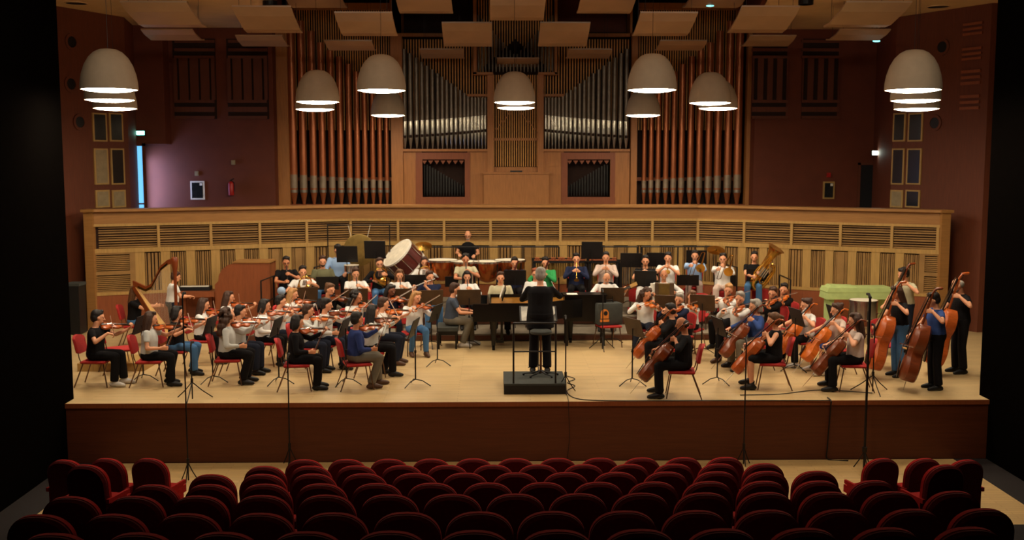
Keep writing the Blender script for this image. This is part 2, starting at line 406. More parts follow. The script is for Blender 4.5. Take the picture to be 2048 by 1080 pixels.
# round ports high on the piers
for A, B, ps in ((PL0, PL1, [(157, 84), (166, 244), (152, 168)]), (PR0, PR1, [(1872, 94), (1863, 246)])):
    for i, (px, py) in enumerate(ps):
        p = onwall(A, B, px); z = zat(p, py); d = (B-A); d.z = 0; d.normalize(); n = V((d.y, -d.x, 0)); n = n if n.dot(CAM-p) > 0 else -n
        side = 'left' if A is PL0 else 'right'
        e = empty('round_port', V((p.x, p.y, z)), label='round dark loudspeaker port %s on the %s brown pier' % (['near the top', 'beside the lowest windows' if 0 else 'below the lamps', 'just behind the lamps'][i], side), cat='loudspeaker', group='round ports on the brown piers')
        b = mb(); b.X = basis((0,0,0), n.cross(V((0,0,1))), n); b.lathe([(.13, 0), (.19, 0), (.19, .03), (.13, .03), (.13, 0)], 20, cap=False); b.build('rim', M['wall2'], e)
        b = mb(); b.X = basis((0,0,0), n.cross(V((0,0,1))), n); b.lathe([(.001, .0), (.13, .0), (.125, .02), (.001, .02)], 20); b.build('grille', M['blk'], e)
for px, py in ((152, 6), (1877, 13)):
    p = atz(px, py, ZC); side = 'left' if px < 1000 else 'right'
    e = empty('ceiling_port', p, label='round dark opening in the beige ceiling at far %s' % side, cat='vent', group='round ceiling openings')
    b = mb(); b.lathe([(.0, -.01), (.22, -.01), (.22, 0), (0, 0)], 20); b.build('grille', M['blk'], e)
    b = mb(); b.lathe([(.22, -.015), (.25, -.015), (.25, 0), (.22, 0), (.22, -.015)], 20, cap=False); b.build('rim', M['ceil'], e)
for px, py in ((540, 2), (1612, 0)):
    p = atz(px, py, ZC); side = 'left' if px < 1000 else 'right'
    e = empty('ceiling_downlight', p, label='black round downlight in the ceiling edge above %s organ tower' % side, cat='light', group='black ceiling downlights')
    b = mb(); b.lathe([(.14, -.1), (.16, -.1), (.16, 0), (0, 0)], 20, cap=False); b.build('housing', M['blk'], e)

# acoustic wall frames on the back walls
def wx(px, py, y): return aty(px, py, y)
def acoustic(x0, x1, side, which):
    root = empty('acoustic_wall_panel', wx((x0+x1)/2, 240, YW-.001), label='dark wooden acoustic panel on the back wall, %s one %s of the organ' % (which, side), cat='wall panel', group='acoustic panels beside the organ')
    off = -root.location
    def bx(a, c, y0, y1, t, bb): 
        P, Q = wx(a, y1, YW), wx(c, y0, YW); bb.box(P+off+V((0, -t, 0)), Q+off)
    b = mb(); bx(x0, x1, 78, 238, .02, b); b.build('backing', M['gap'], root)
    b = mb()
    for (y0, y1) in ((80, 86), (97, 103), (214, 224), (232, 238)): bx(x0, x1, y0, y1, .06, b)
    b.build('crossbar', M['wall2'], root)
    b = mb(); bx(x0, x1, 112, 117, .09, b); bx(x0, x1, 200, 206, .09, b)
    w = x1-x0
    for u, v in ((0, .06), (.14, .33), (.41, .59), (.67, .86), (.94, 1)): bx(x0+u*w, x0+v*w, 117, 200, .07 if v-u > .07 else .09, b)
    b.build('upright_slats', M['wall2'], root)
acoustic(350, 430, 'left', 'outer'); acoustic(457, 535, 'left', 'inner'); acoustic(1503, 1575, 'right', 'inner'); acoustic(1602, 1678, 'right', 'outer')
# poster frames, call boxes, extinguisher
def poster(x0, x1, y0, y1, lab):
    c = wx((x0+x1)/2, (y0+y1)/2, YW); root = empty('notice_frame', c, label=lab, cat='notice')
    def P(a, bb_): return wx(a, bb_, YW)-c
    b = mb(); p, q = P(x0, y1), P(x1, y0); b.box(p+V((0, -.03, 0)), q); b.build('frame', M['white' if x0 < 900 else 'oak'], root)
    p, q = P(x0+3, y1-3), P(x1-3, y0+3); b = mb(); b.box(p+V((0, -.034, 0)), q+V((0, -.029, 0))); b.build('sheet', M['glass'], root)
    p, q = P(x1-9, y0+9), P(x1-4, y0+4); b = mb(); b.box(p+V((0, -.037, 0)), q+V((0, -.033, 0))); b.build('label', M['white'], root)
poster(382, 409, 362, 399, 'white framed dark evacuation notice on lavender lit wall')
poster(1645, 1669, 363, 398, 'dim framed notice on the dark wall right of the organ')
for px, py, lab in ((394, 347, 'small pale alarm call box above the white framed notice'), (467, 325, 'small pale alarm sounder above the fire extinguisher'), (1657, 350, 'small reddish call box above the dim framed notice')):
    c = wx(px, py, YW); b = mb(); b.box((-.05, -.04, -.06), (.05, 0, .06)); b.box((-.03, -.05, -.03), (.03, -.04, .03)); o = b.build('call_box', M['panel' if px < 900 else 'redp'], loc=c); tag(o, lab, 'alarm')
c = wx(464, 375, YW); e = empty('fire_extinguisher', c+V((0, -.1, 0)), label='red fire extinguisher hanging on the back wall left of the organ', cat='fire extinguisher')
b = mb(); b.lathe([(.0, -.2), (.07, -.2), (.075, -.18), (.075, .1), (.05, .15), (.02, .17), (0, .17)], 14); b.build('cylinder', M['redp'], e, smooth='auto')
b = mb(); b.box((-.02, -.02, .17), (.02, .02, .21)); b.tube([(0, 0, .2), (.08, 0, .24)], .012); b.tube([(0, 0, .19), (.1, -.03, .12), (.1, -.03, -.1)], .01); b.build('valve', M['blk'], e)
# daylight doorway at the left and exit lights
dp = wx(279, 350, YW-.55)
z0, z1 = wx(279, 415, YW-.55).z-.9, wx(279, 292, YW-.55).z
x0, x1 = wx(271, 350, YW-.55).x, wx(286, 350, YW-.55).x
b = mb(); b.box((x0, YW-.52, z0), (x1, YW-.5, z1)); o = b.build('window_daylight', M['day']); struct(o, 'tall narrow strip of blue daylight in the left corner')
b = mb(); b.box((x1, YW-.56, z0), (x1+.07, YW-.5, z1+.07)); b.box((x0-.07, YW-.56, z1), (x1+.07, YW-.5, z1+.09)); b.box((x0, YW-.54, (z0+z1)/2-.02-.25), (x1, YW-.52, (z0+z1)/2+.02-.25)); b.build('window_frame', M['wall'], o)
b = mb(); b.box((PL1.x-.3, YW-.5, z1+.05), (x1+.6, YW, ZC)); struct(b.build('wall_back_left_bulkhead', M['wall']))
ld = bpy.data.lights.new('daylight', 'AREA'); ld.shape = 'RECTANGLE'; ld.size = .5; ld.size_y = 1.5; ld.energy = 32; ld.color = (.36, .5, 1.)
lo = bpy.data.objects.new('daylight', ld); COL.objects.link(lo); lo.location = (x1+.06, YW-.35, (z0+z1)/2+.2); lo.rotation_euler = (rad(90), 0, rad(-62))
def exitlight(p, m, lab, w=.28):
    e = empty('exit_sign', p, label=lab, cat='exit sign')
    b = mb(); b.box((-w/2-.02, 0, -.07), (w/2+.02, .06, .07)); b.build('housing', M['blk'], e)
    b = mb(); b.box((-w/2, -.02, -.05), (w/2, .0, .05)); b.build('lit_face', M[m], e)
exitlight(wx(281, 266, YW-.6), 'exitg', 'glowing green exit sign above the left daylight opening', .2)
exitlight(wx(1751, 306, YW-.6), 'exitw', 'bright white emergency light over the dark right doorway', .16)
P, Q = wx(1718, 415, YW-.02), wx(1760, 330, YW-.02)
b = mb(); b.box((P.x, YW-.04, P.z-.8), (Q.x, YW, Q.z)); o = b.build('door_1', M['blkp']); struct(o)
b = mb(); b.box((P.x-.06, YW-.06, P.z-.8), (P.x, YW, Q.z+.06)); b.box((P.x-.06, YW-.06, Q.z), (Q.x, YW, Q.z+.06)); b.build('door_frame', M['wall2'], o)
# grey cabinet in the gap at far left
c0 = atz(163, 664, 0); e = empty('equipment_cabinet', (c0.x, c0.y-.22, 0), label='tall dark grey cabinet against the left wall beside panelled wall end', cat='cabinet')
b = mb(); b.box((-.14, -.2, .02), (.14, .2, 1.1)); b.build('body', M['blkp'], e)
b = mb(); b.box((-.16, -.21, 1.1), (.16, .21, 1.16)); b.build('top', M['cover'], e)
# slatted grille at the far right edge of the right wall
for i, (y0, y1) in enumerate(((45, 75), (95, 125), (140, 175), (190, 225))):
    p0 = onwall(PR0, PR1, 1935); z0, z1 = zat(p0, y1), zat(p0, y0)
    b = mb()
    for k in range(3): 
        wallbox(PR0, PR1, 1950, 1912, y0+(y1-y0)*k/3, y0+(y1-y0)*(k+.5)/3, .0, .04, b)
    struct(b.build('trim_%d' % (i+3), M['organd']))

# ---- the organ
org = empty('pipe_organ', (0, YO, 1.7), label='huge wooden pipe organ with copper and tin pipes above the stage', cat='organ')
ob = -org.location
def OP(px, py, t=0.): p = aty(px, py, YO-t); return p+ob
def obx(bb, x0, x1, y0, y1, t0, t1):      # board from pixel rect, on the organ plane, from depth t0 back to t1 in front
    P, Q = OP(x0, y1), OP(x1, y0); bb.box((P.x, -t1, P.z), (Q.x, -t0, Q.z))
zb = OP(1031, 430).z-.9
def mir(l): return [(2062-b_, 2062-a_) for a_, b_ in l]
b = mb()
for a_, c_ in [(558, 575), (785, 803)]+mir([(558, 575), (785, 803)]):
    P, Q = OP(a_, 415), OP(c_, 60 if a_ in (558, 1487) else -60); 
    top = OP(a_, 62).z if a_ in (558, 1487) else OP(a_, -90).z
    bb = mb(); bb.box((P.x, -.16, zb), (Q.x, .1, top)); bb.build('post', M['organ'], org)
# inner case boards
b = mb(); obx(b, 803, 975, 298, 303, 0, .14); obx(b, 1087, 1259, 298, 303, 0, .14); b.build('pipe_shelf', M['organ'], org)
b = mb()
obx(b, 935, 1127, 346, 440, .0, .05); obx(b, 935, 976, 303, 346, 0, .05); obx(b, 1086, 1127, 303, 346, 0, .05); obx(b, 976, 1086, 334, 346, 0, .05)
b.build('lower_panel', M['organ'], org)
for xs in ((803, 843), (1219, 1259)): b = mb(); obx(b, xs[0], xs[1], 303, 440, 0, .05); b.build('lower_panel', M['organ'], org)
b = mb(); obx(b, 968, 1097, 347, 440, .08, .3); obx(b, 966, 1099, 344, 348, .08, .33); b.build('console_cupboard', M['organ'], org)
b = mb(); obx(b, 1020, 1044, 341, 345, .1, .3); b.build('music_lamp', M['blk'], org)
for (xa, xb_) in ((832, 940), (1122, 1230)):
    b = mb(); obx(b, xa, xb_, 305, 319, 0, .07); obx(b, xa, xb_, 394, 440, 0, .07); obx(b, xa, xa+13, 319, 394, 0, .07); obx(b, xb_-10, xb_, 319, 394, 0, .07); b.build('window_surround', M['organd'], org)
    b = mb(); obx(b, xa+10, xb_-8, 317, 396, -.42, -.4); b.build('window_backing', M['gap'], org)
    n = 15; b = mb()
    for i in range(n):
        x = xa+16+(xb_-xa-30)*i/(n-1); f = i/(n-1) if xa < 1000 else 1-i/(n-1)
        P, T = OP(x, 392), OP(x, 328+abs(f-.05)*46)
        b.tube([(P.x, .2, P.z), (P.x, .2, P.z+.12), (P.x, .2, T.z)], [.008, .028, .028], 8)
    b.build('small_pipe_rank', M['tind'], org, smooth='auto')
    b = mb()
    for i in range(7):
        x = xa+17+(xb_-xa-34)*i/6; P = OP(x, 321); b.prism([(P.x-.07, P.z), (P.x+.07, P.z), (P.x, P.z-.1)], -.03, .0, 1)
    b.build('carved_fringe', M['organd'], org)
# side tower boards: back, base, top beam
for s in (0, 1):
    mm = (lambda a_, c_: (a_, c_)) if s == 0 else (lambda a_, c_: (2062-c_, 2062-a_))
    b = mb(); obx(b, *mm(575, 785), -30, 440, -.5, -.48); b.build('tower_back', M['gap'], org)
    b = mb(); obx(b, *mm(575, 785), 408, 440, 0, .12); b.build('tower_base', M['organd'], org)
    b = mb(); obx(b, *mm(575, 785), 355, 362, -.35, -.3); b.build('racking_rail', M['organd'], org)
    # rod grille behind the pipes
    b = mb(); n = 44
    for i in range(n):
        x = 578+(205)*i/(n-1); x = x if s == 0 else 2062-x; P, Q = OP(x, 260), OP(x, 17)
        b.box((P.x-.014, .14, P.z), (P.x+.014, .165, Q.z))
    b.build('rod_grille', M['rod'], org)
    b = mb(); obx(b, *mm(575, 785), 6, 18, -.2, .0); b.build('tower_beam', M['organ'], org)
    cx_ = [588, 607.5, 627.7, 646, 664.7, 682.3, 700, 715.7, 731, 746.5, 760.6, 774.3]
    tops = [20, 42, 62, 85, 100, 113, 128, 143, 155, 168, 178, 188]
    for i, x in enumerate(cx_):
        w = 15.6-.62*i if i < 12 else 9
        x_ = x if s == 0 else 2062-x
        F, Mo, C_, T = OP(x_, 412), OP(x_, 383), OP(x_, 349+i*1.1), OP(x_, tops[i])
        r = w/2/FPX*28.5
        xx = Mo.x
        p = mb(); p.tube([(xx, .02, F.z), (xx, .02, Mo.z)], [.3*r, r], 14); p.tube([(xx, .02, Mo.z), (xx, .02, T.z)], [r, r*.97], 14)
        pp = p.build('copper_pipe', M['copper'], org, smooth='auto')
        q = mb(); nn = 8
        ang = [math.pi*(1.13+.74*j/nn) for j in range(nn+1)]
        q.rings([[(xx+math.cos(a_)*(r+.006), .02+math.sin(a_)*(r+.006), z) for a_ in ang]+[(xx+math.cos(a_)*(r-.004), .02+math.sin(a_)*(r-.004), z) for a_ in ang[::-1]] for z in (Mo.z+.09, C_.z)])
        q.build('pipe_mouth', M['tinw'], pp)
        q = mb(); q.lathe([(r+.008, Mo.z-.03), (r+.008, Mo.z+.05)], 14, (xx, .02, 0)); q.build('pipe_band', M['tin'], pp, smooth='auto')
# middle fields of tin pipes, V shaped tops
for s in (0, 1):
    mm = (lambda a_, c_: (a_, c_)) if s == 0 else (lambda a_, c_: (2062-c_, 2062-a_))
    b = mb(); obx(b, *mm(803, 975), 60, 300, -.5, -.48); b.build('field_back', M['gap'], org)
    b = mb(); obx(b, *mm(803, 950), 68, 74, 0, .14); b.build('field_beam', M['organ'], org)
    b = mb(); obx(b, *mm(935, 975), 188, 193, -.05, .03); b.build('field_crossbar', M['organ'], org)
    b = mb(); n = 31
    for i in range(n):
        x = 806+(166)*i/(n-1); x = x if s == 0 else 2062-x; P, Q = OP(x, 240), OP(x, 78)
        b.box((P.x-.015, .09, P.z), (P.x+.015, .115, Q.z))
    b.build('rod_grille', M['rod'], org)
    xs = [810, 821.5, 833.7, 844.8, 855, 865.5, 876, 885, 894, 903, 912, 921, 929, 936.3, 944, 951, 957.5, 964.5, 971]
    for i, x in enumerate(xs):
        x_ = x if s == 0 else 2062-x; w = 10-.2*i
        top = 95+ (100)*min(1, (x-806)/135)
        F, Mo, T = OP(x_, 298), OP(x_, 277-i*.7), OP(x_, top)
        r = w/2/FPX*28.5
        p = mb(); p.tube([(F.x, .02, Mo.z+.45), (F.x, .02, T.z)], [r, r*.95], 12)
        pp = p.build('tin_pipe', M['tin'], org, smooth='auto')
        q = mb(); q.tube([(F.x, .02, F.z), (F.x, .02, Mo.z), (F.x, .02, Mo.z+.46)], [.25*r, r*1.01, r*1.01], 12); q.build('pipe_foot', M['tinb'], pp, smooth='auto')  # foot in the brighter tone that carries the stage reflection
        q = mb(); q.box((F.x-r*.6, .02-r-.006, Mo.z+.01), (F.x+r*.6, .02-r*.8, Mo.z+.08)); q.build('pipe_mouth', M['gap'], pp)
# centre tower
b = mb(); obx(b, 975, 987, 148, 345, 0, .16); obx(b, 1075, 1087, 148, 345, 0, .16); b.build('centre_post', M['organ'], org)
b = mb(); obx(b, 985, 1077, 140, 345, -.5, -.48); obx(b, 949, 1112, -40, 150, -.3, -.28); b.build('centre_back', M['gap'], org)
b = mb()
for i in range(20):
    x = 988+86*i/19; P, Q = OP(x, 333), OP(x, 150); b.box((P.x-.013, .0, P.z), (P.x+.013, .025, Q.z))
b.build('centre_rod_grille', M['rod'], org)
b = mb(); obx(b, 985, 1077, 276, 281, -.02, .02)
for k in range(7):
    for sx in (-1, 1): 
        x = 1031+sx*(12+k*6.5); obx(b, x-3, x+3, 226+k*7.5, 229+k*7.5, -.01, .03)
b.build('centre_crossbar', M['organ'], org)
b = mb(); obx(b, 947, 953, -40, 150, 0, .3); obx(b, 1108, 1114, -40, 150, 0, .3); obx(b, 947, 986, 146, 151, 0, .3); obx(b, 1076, 1114, 146, 151, 0, .3); b.build('upper_box_frame', M['organ'], org)
b = mb()
for i in range(29):
    x = 958+145*i/28; P, Q = OP(x, 145), OP(x, -35); b.box((P.x-.014, .1, P.z+(.9-abs(i-14)*.06)), (P.x+.014, .13, Q.z))
b.build('upper_rod_grille', M['rod'], org)
for i in range(22):
    x = 957+148*i/21; d = abs(x-1031)/74; P, Q = OP(x, 144), OP(x, 30+82*(1-d)); r = .026
    p = mb(); p.tube([(P.x, .0, P.z), (P.x, .0, P.z+.12), (P.x, .0, Q.z)], [.01, r, r], 10); p.build('upper_tin_pipe', M['tin'], org, smooth='auto')
# recess boxes beside the upper tower
for s in (0, 1):
    mm = (lambda a_, c_: (a_, c_)) if s == 0 else (lambda a_, c_: (2062-c_, 2062-a_))
    b = mb(); obx(b, *mm(803, 947), -40, 68, -.7, -.6); b.build('recess_back', M['gap' if s == 0 else 'wall'], org)
    b = mb(); obx(b, *mm(785, 803), -40, 68, -.6, .16); b.build('recess_side', M['organ'], org)

# ---- ceiling reflectors (bent panels on wires)
def reflector(x0, x1, y0, y1, lab, skew=0., wpx=None):
    w = wpx or (x1-x0); d = FPX*1.12/w; L = 1.25 if y1-y0 > 22 else .95
    cxp = (x0+x1)/2
    pn, pf = atd(cxp, y0, d-L/2), atd(cxp, y1, d+L/2)
    root = empty('reflector_panel', (pn+pf)/2, label=lab, cat='ceiling reflector', group='bent wooden reflectors above the stage')
    c = root.location; hw = .56
    m = (pn+pf)/2; m = V((m.x, m.y, m.z-.05))
    sec = [pn, (pn+m)/2+V((0,0,-.02)), m, (m+pf)/2+V((0,0,-.03)), pf]
    b = mb(); rs = []
    for p in sec:
        q = p-c; q.x = 0; rs.append([q+V((-hw,0,0)), q+V((hw,0,0)), q+V((hw,0,.03)), q+V((-hw,0,.03))])
    b.rings(rs); b.build('panel', M['refl'], root)
    ztop = ZC if (abs(c.x) > 5 or c.y < YF+4.2) else 11
    b = mb()
    for sx in (-.45, .45):
        for q in (pn, pf):
            t = .1 if q is pn else -.1; p = q-c; b.tube([(sx, p.y+t, p.z), (sx, p.y+t, ztop-c.z)], .004, 4)
    b.build('hanging_wires', M['blk'], root)
L_ = 'left'
for side in (0, 1):
    nm = 'left' if side == 0 else 'right'
    def rr_(x0, x1, y0, y1, lab, **k):
        if side: x0, x1 = 2062-x1, 2062-x0
        reflector(x0, x1, y0, y1, 'bent tan reflector panel, '+lab % nm, **k)
    rr_(795, 904, -14, 27, 'cut by the top edge, %s of the centre one')
    rr_(678, 790, 26, 72, 'large one over the inner side of the %s copper tower')
    rr_(886, 984, 46, 93, 'closest %s neighbour of the upper centre tower')
    rr_(842, 928, 99, 117, 'small one across the %s tin pipe field')
    rr_(655, 748, 82, 101, 'small one across the %s copper pipes')
    rr_(262, 397, 5, 55, 'big outer one against the %s ceiling', wpx=128)
    rr_(480, 594, 14, 66, 'overlapping the outer corner of the %s copper tower')
    rr_(296, 397, 60, 81, 'low outer one before the %s acoustic panels')
    rr_(480, 572, 72, 93, 'low one by the %s outer organ post')
    rr_(570, 690, -22, 16, 'with a small cyan light, over the %s copper tower', wpx=112)
reflector(980, 1089, -6, 41, 'bent tan reflector panel, large one at top centre of the picture')
reflector(994, 1077, 117, 134, 'bent tan reflector panel, smallest one just above the centre lamp')
for px, py, d, lab in ((632, 9, 21.3, 'tiny cyan indicator light under the left tower reflector'), (1420, 11, 21.3, 'tiny cyan indicator light under the right tower reflector'), (1753, 82, 24.6, 'tiny cyan light by the right outer reflector')):
    p = atd(px, py, d); e = empty('indicator_light', p, label=lab, cat='light'); b = mb(); b.ell((0,0,0), (.09, .05, .025), 12, 6); b.build('lens', M['spot'], e)
    b = mb(); b.lathe([(.0, .02), (.05, .02), (.05, .08), (0, .08)], 10); b.tube([(0, 0, .08), (0, 0, (ZC if (p.y < YF+4.2 or abs(p.x) > 5.5) else 11)-p.z)], .005, 5); b.build('housing', M['blk'], e)

# ---- pendant lamps
def lamp_proto():
    e = empty('pendant_lamp')
    pr = [(.425, 0), (.42, .1), (.40, .22), (.355, .36), (.29, .475), (.21, .555), (.13, .595), (.06, .605), (.0, .605)]
    inner = [(max(r-.012, 0.001), z-.012) for r, z in pr[::-1]]
    b = mb(); b.lathe([(.413, 0)]+pr[:]+inner+[(.413, 0)], 40, cap=False); b.build('shade', M['shade'], e, smooth='auto')
    b = mb(); b.lathe([(.001, -.05), (.2, -.045), (.32, -.031), (.395, -.01), (.411, .004), (.405, .045), (.001, .045)], 40); b.build('diffuser', M['glow'], e)  # bulge below the rim stands in for bloom around the lit opening
    b = mb(); b.tube([(0, 0, 0), (0, 0, 1)], .0035, 5); b.build('cord', M['blk'], e, loc=(0, 0, .6))
    return Proto(e)
LP = lamp_proto()
LAMPS = [(218.5, 178, 111, 'largest one, nearest of the three at far left'), (219.5, 199, 97, 'middle of the three at far left'), (230, 216, 85, 'lowest and furthest of the three at far left'),
 (635.5, 203, 87, 'nearer of the pair before the left copper pipes'), (630, 218, 78, 'lower of the pair before the left copper pipes'),
 (763, 180, 98, 'large one over the left copper tower, inner'), (776, 230, 69, 'small low one before the left inner organ post'),
 (1029, 204, 84, 'nearer of the two in the centre'), (1032, 215, 77, 'lower of the two in the centre'),
 (1304, 179, 99, 'large one over the right copper tower, inner'), (1286, 230, 70, 'small low one before the right inner organ post'),
 (1420, 205, 84, 'nearer of the pair before the right copper pipes'), (1436, 216, 78, 'lower of the pair before the right copper pipes'),
 (1826, 179, 110, 'largest one, nearest of the three at far right'), (1831, 200, 97, 'middle of the three at far right'), (1833, 217, 88, 'lowest and furthest of the three at far right')]
for px, py, w, lab in LAMPS:
    p = atd(px, py, FPX*.85/w); o = LP.put(TR(p), 'beige dome pendant lamp, '+lab, 'pendant lamp', 'dome pendant lamps over the stage')
    for c in COL.objects:
        if c.parent == o and c.name.startswith('cord'): c.scale = (1, 1, (ZC if (p.y < YF+4.2 or abs(p.x) > 5.5) else 11)-p.z-.6)

# ---- theatre seats
def seat_proto():
    e = empty('theatre_seat')
    n = 18; out = []
    for i in range(n+1):
        a_ = math.pi*i/n; out.append((.262*math.copysign(abs(math.cos(a_))**.8, math.cos(a_)), -.22+.22*abs(math.sin(a_))**.9))
    shp = [(.25, -.62)]+out+[(-.25, -.62)]
    def sc(k, o=0): return [(x*k, z*k if z > -.5 else z) for x, z in shp]
    tl = lambda y, z: y-.12*z-0.0
    def ring(k, y): return [(x*k, y-.14*z, z*1.0-(1-k)*.26*(1 if z > -.5 else 0)) for x, z in shp]
    b = mb(); b.rings([ring(.93, .065), ring(1.0, .045), ring(1.0, .0)]); b.build('backrest_cushion', M['velvet'], e, smooth='auto')
    b = mb(); b.rings([ring(.985, 0.0), ring(.985, -.025), ring(.90, -.05)]); b.build('back_shell', M['velvetd'], e, smooth='auto')
    b = mb(); b.rings([[(-.24, y, -.6+h), (.24, y, -.6+h), (.24, y, -.6+h+.1), (-.24, y, -.6+h+.1)] for y, h in ((.12, 0), (.3, .02), (.5, .03))]); b.build('seat_cushion', M['velvet'], e)
    for sx in (-1, 1):
        b = mb(); b.box((sx*.25, .0, -.43), (sx*.285, .42, -.38)); b.box((sx*.255, .05, -1.0), (sx*.28, .36, -.43)); b.build('armrest', M['velvet'], e)
    return Proto(e)
SP = seat_proto()
ordn = ['front', 'second', 'third', 'fourth', 'fifth', 'sixth', 'seventh']
cnt = ['first', 'second', 'third', 'fourth', 'fifth', 'sixth', 'seventh', 'eighth', 'ninth', 'tenth', 'eleventh', 'twelfth', 'thirteenth', 'fourteenth', 'fifteenth', 'sixteenth', 'seventeenth', 'eighteenth']
for k in range(7):
    half = [0, 1, 0, 1, 0, 1, 1][k]; mx = [5, 5.5, 6, 6.5, 7, 6.5, 5.5][k]
    u0 = .5 if half else 0; us = []
    u = -mx
    while u <= mx+.01: us.append(u); u += 1
    D = FPX*.55/PIT[k]
    for i, u in enumerate(us):
        p = V((ROWS[k].x+u*.55, ROWS[k].y-abs(u)*.0, ROWS[k].z))
        SP.put(TR(p, rad(u*.8)), 'dark red theatre seat, %s from the left in the %s main row' % (cnt[i], ordn[k]), 'theatre seat', 'red theatre seats')
for px, py, w, rz, lab in ((297, 918, 84, -14, 'row-end one with visible armrest'), (212, 918, 84, -14, 'behind the row-end one'), (171, 931, 96, -14, 'in front at the picture\'s left'), (128, 921, 86, -14, 'outermost'),
        (2062-297, 918, 84, 14, 'row-end one with visible armrest'), (2062-212, 918, 84, 14, 'beside the row-end one'), (2062-171, 931, 96, 14, 'in front at the picture\'s right'), (2062-128, 921, 86, 14, 'outermost')):
    p = atd(px, py, FPX*.55/w); side = 'left' if px < 1000 else 'right'
    SP.put(TR(p, rad(rz)), 'red theatre seat of the angled %s block, %s' % (side, lab), 'theatre seat', 'red theatre seats')
# ================================================================== INSTRUMENTS (prototypes with their parts)
def fiddle(nm, mt, s=1., deep=1., pin=0., pegs=True):
    # local: x along the strings from the tail to the scroll, +z the top
    e = empty(nm); L = .355*s; H = .032*s*deep
    st = [(0, .05), (.03, .17), (.1, .25), (.2, .29), (.3, .275), (.38, .215), (.42, .19), (.5, .155), (.58, .165), (.63, .2), (.7, .23), (.8, .235), (.9, .19), (.96, .12), (1, .05)]
    b = mb(); rs = []
    for x, w in st:
        w *= L; ar = .016*s*deep*min(1, w/(.2*L)); rs.append([(x*L, w, H/2), (x*L, w*.6, H/2+ar*.7), (x*L, 0, H/2+ar), (x*L, -w*.6, H/2+ar*.7), (x*L, -w, H/2), (x*L, -w, -H/2), (x*L, -w*.6, -H/2-ar*.5), (x*L, 0, -H/2-ar*.8), (x*L, w*.6, -H/2-ar*.5), (x*L, w, -H/2)])
    b.rings(rs); b.build('body', mt, e, smooth='auto')
    b = mb(); z = H/2+.017*s*deep
    for sy in (-1, 1): b.quadbar((.44*L, sy*.1*L, z), (.60*L, sy*.075*L, z), .006*s, .006*s)
    b.build('sound_holes', M['ebony'], e)
    T = .59*s; ns = s if s < 1.5 else s*.62
    b = mb(); b.tube([(.97*L, 0, H*.3), (T*.93, 0, H*.3)], .011*ns, 8); b.tube([(T*.93, 0, H*.3), (T*.98, 0, H*.1), (T, 0, -H*.4)], [.011*ns, .012*ns, .014*ns], 8, dome=True)
    b.build('neck', mt, e, smooth='auto')
    b = mb(); b.quadbar((.62*L, 0, z+.008*s), (T*.92, 0, H*.3+.016*ns), .026*ns*1.2, .006*s); b.build('fingerboard', M['ebony'], e)
    b = mb(); b.quadbar((.02*L, 0, z), (.3*L, 0, z+.012*s), .03*s, .006*s); b.build('tailpiece', M['ebony'], e)
    b = mb(); b.prism([(-.022*s, z-.006*s), (.022*s, z-.006*s), (.016*s, z+.022*s), (-.016*s, z+.022*s)], .52*L, .535*L, 0); b.build('bridge', M['spruce'], e)
    b = mb()
    for sy in (-1, -.33, .33, 1):
        b.tube([(.3*L, sy*.008*s, z+.014*s), (.527*L, sy*.013*s, z+.024*s), (T*.93, sy*.007*s, H*.3+.022*s)], .0009*s, 4)
    b.build('strings', M['silver'], e)
    b = mb()
    for i in range(4): x = T*(.945+.012*i); sy = 1 if i % 2 else -1; b.tube([(x, 0, H*.15), (x, sy*.035*ns, H*.15)], [.003*ns, .006*ns], 6)
    b.build('pegs', M['ebony'], e)
    if pin: b = mb(); b.tube([(0, 0, 0), (-pin, 0, 0)], [.008, .004], 6); b.build('endpin', M['silver'], e)
    else: b = mb(); b.ell((.02, .05*s, z+.004), (.04*s, .035*s, .012), 10, 6); b.build('chin_rest', M['ebony'], e)
    return Proto(e)
FID = {k: fiddle('violin', M[k], 1.) for k in ('varn', 'varnd', 'varno')}
VLA = {k: fiddle('viola', M[k], 1.16) for k in ('varn', 'varno')}
CEL = {k: fiddle('cello', M[k], 2.08, 1.75, .32) for k in ('varn', 'varnd', 'varno')}
BAS = {k: fiddle('double_bass', M[k], 2.9, 1.75, .2) for k in ('varn', 'varnd', 'varno')}
def bow_proto():
    e = empty('bow')                       # x from frog to tip
    b = mb(); b.tube([(-.02, 0, .012), (.3, 0, .006), (.6, 0, .008), (.71, 0, .012)], [.0055, .005, .0045, .004], 6); b.build('stick', M['varnd'], e)
    b = mb(); b.quadbar((.02, 0, -.008), (.71, 0, -.006), .009, .002); b.build('bow_hair', M['hair'], e)
    b = mb(); b.box((-.005, -.006, -.012), (.045, .006, .01)); b.build('frog', M['ebony'], e)
    return Proto(e)
BOW = bow_proto()
def simple(nm, parts):
    e = empty(nm)
    for pn, fn, m in parts:
        b = mb(); fn(b); b.build(pn, m, e, smooth='auto')
    return Proto(e)
def ring_keys(b, x0, x1, n, r):
    for i in range(n): x = x0+(x1-x0)*i/(n-1); b.tube([(x, 0, r), (x+.008, 0, r)], .009, 8)
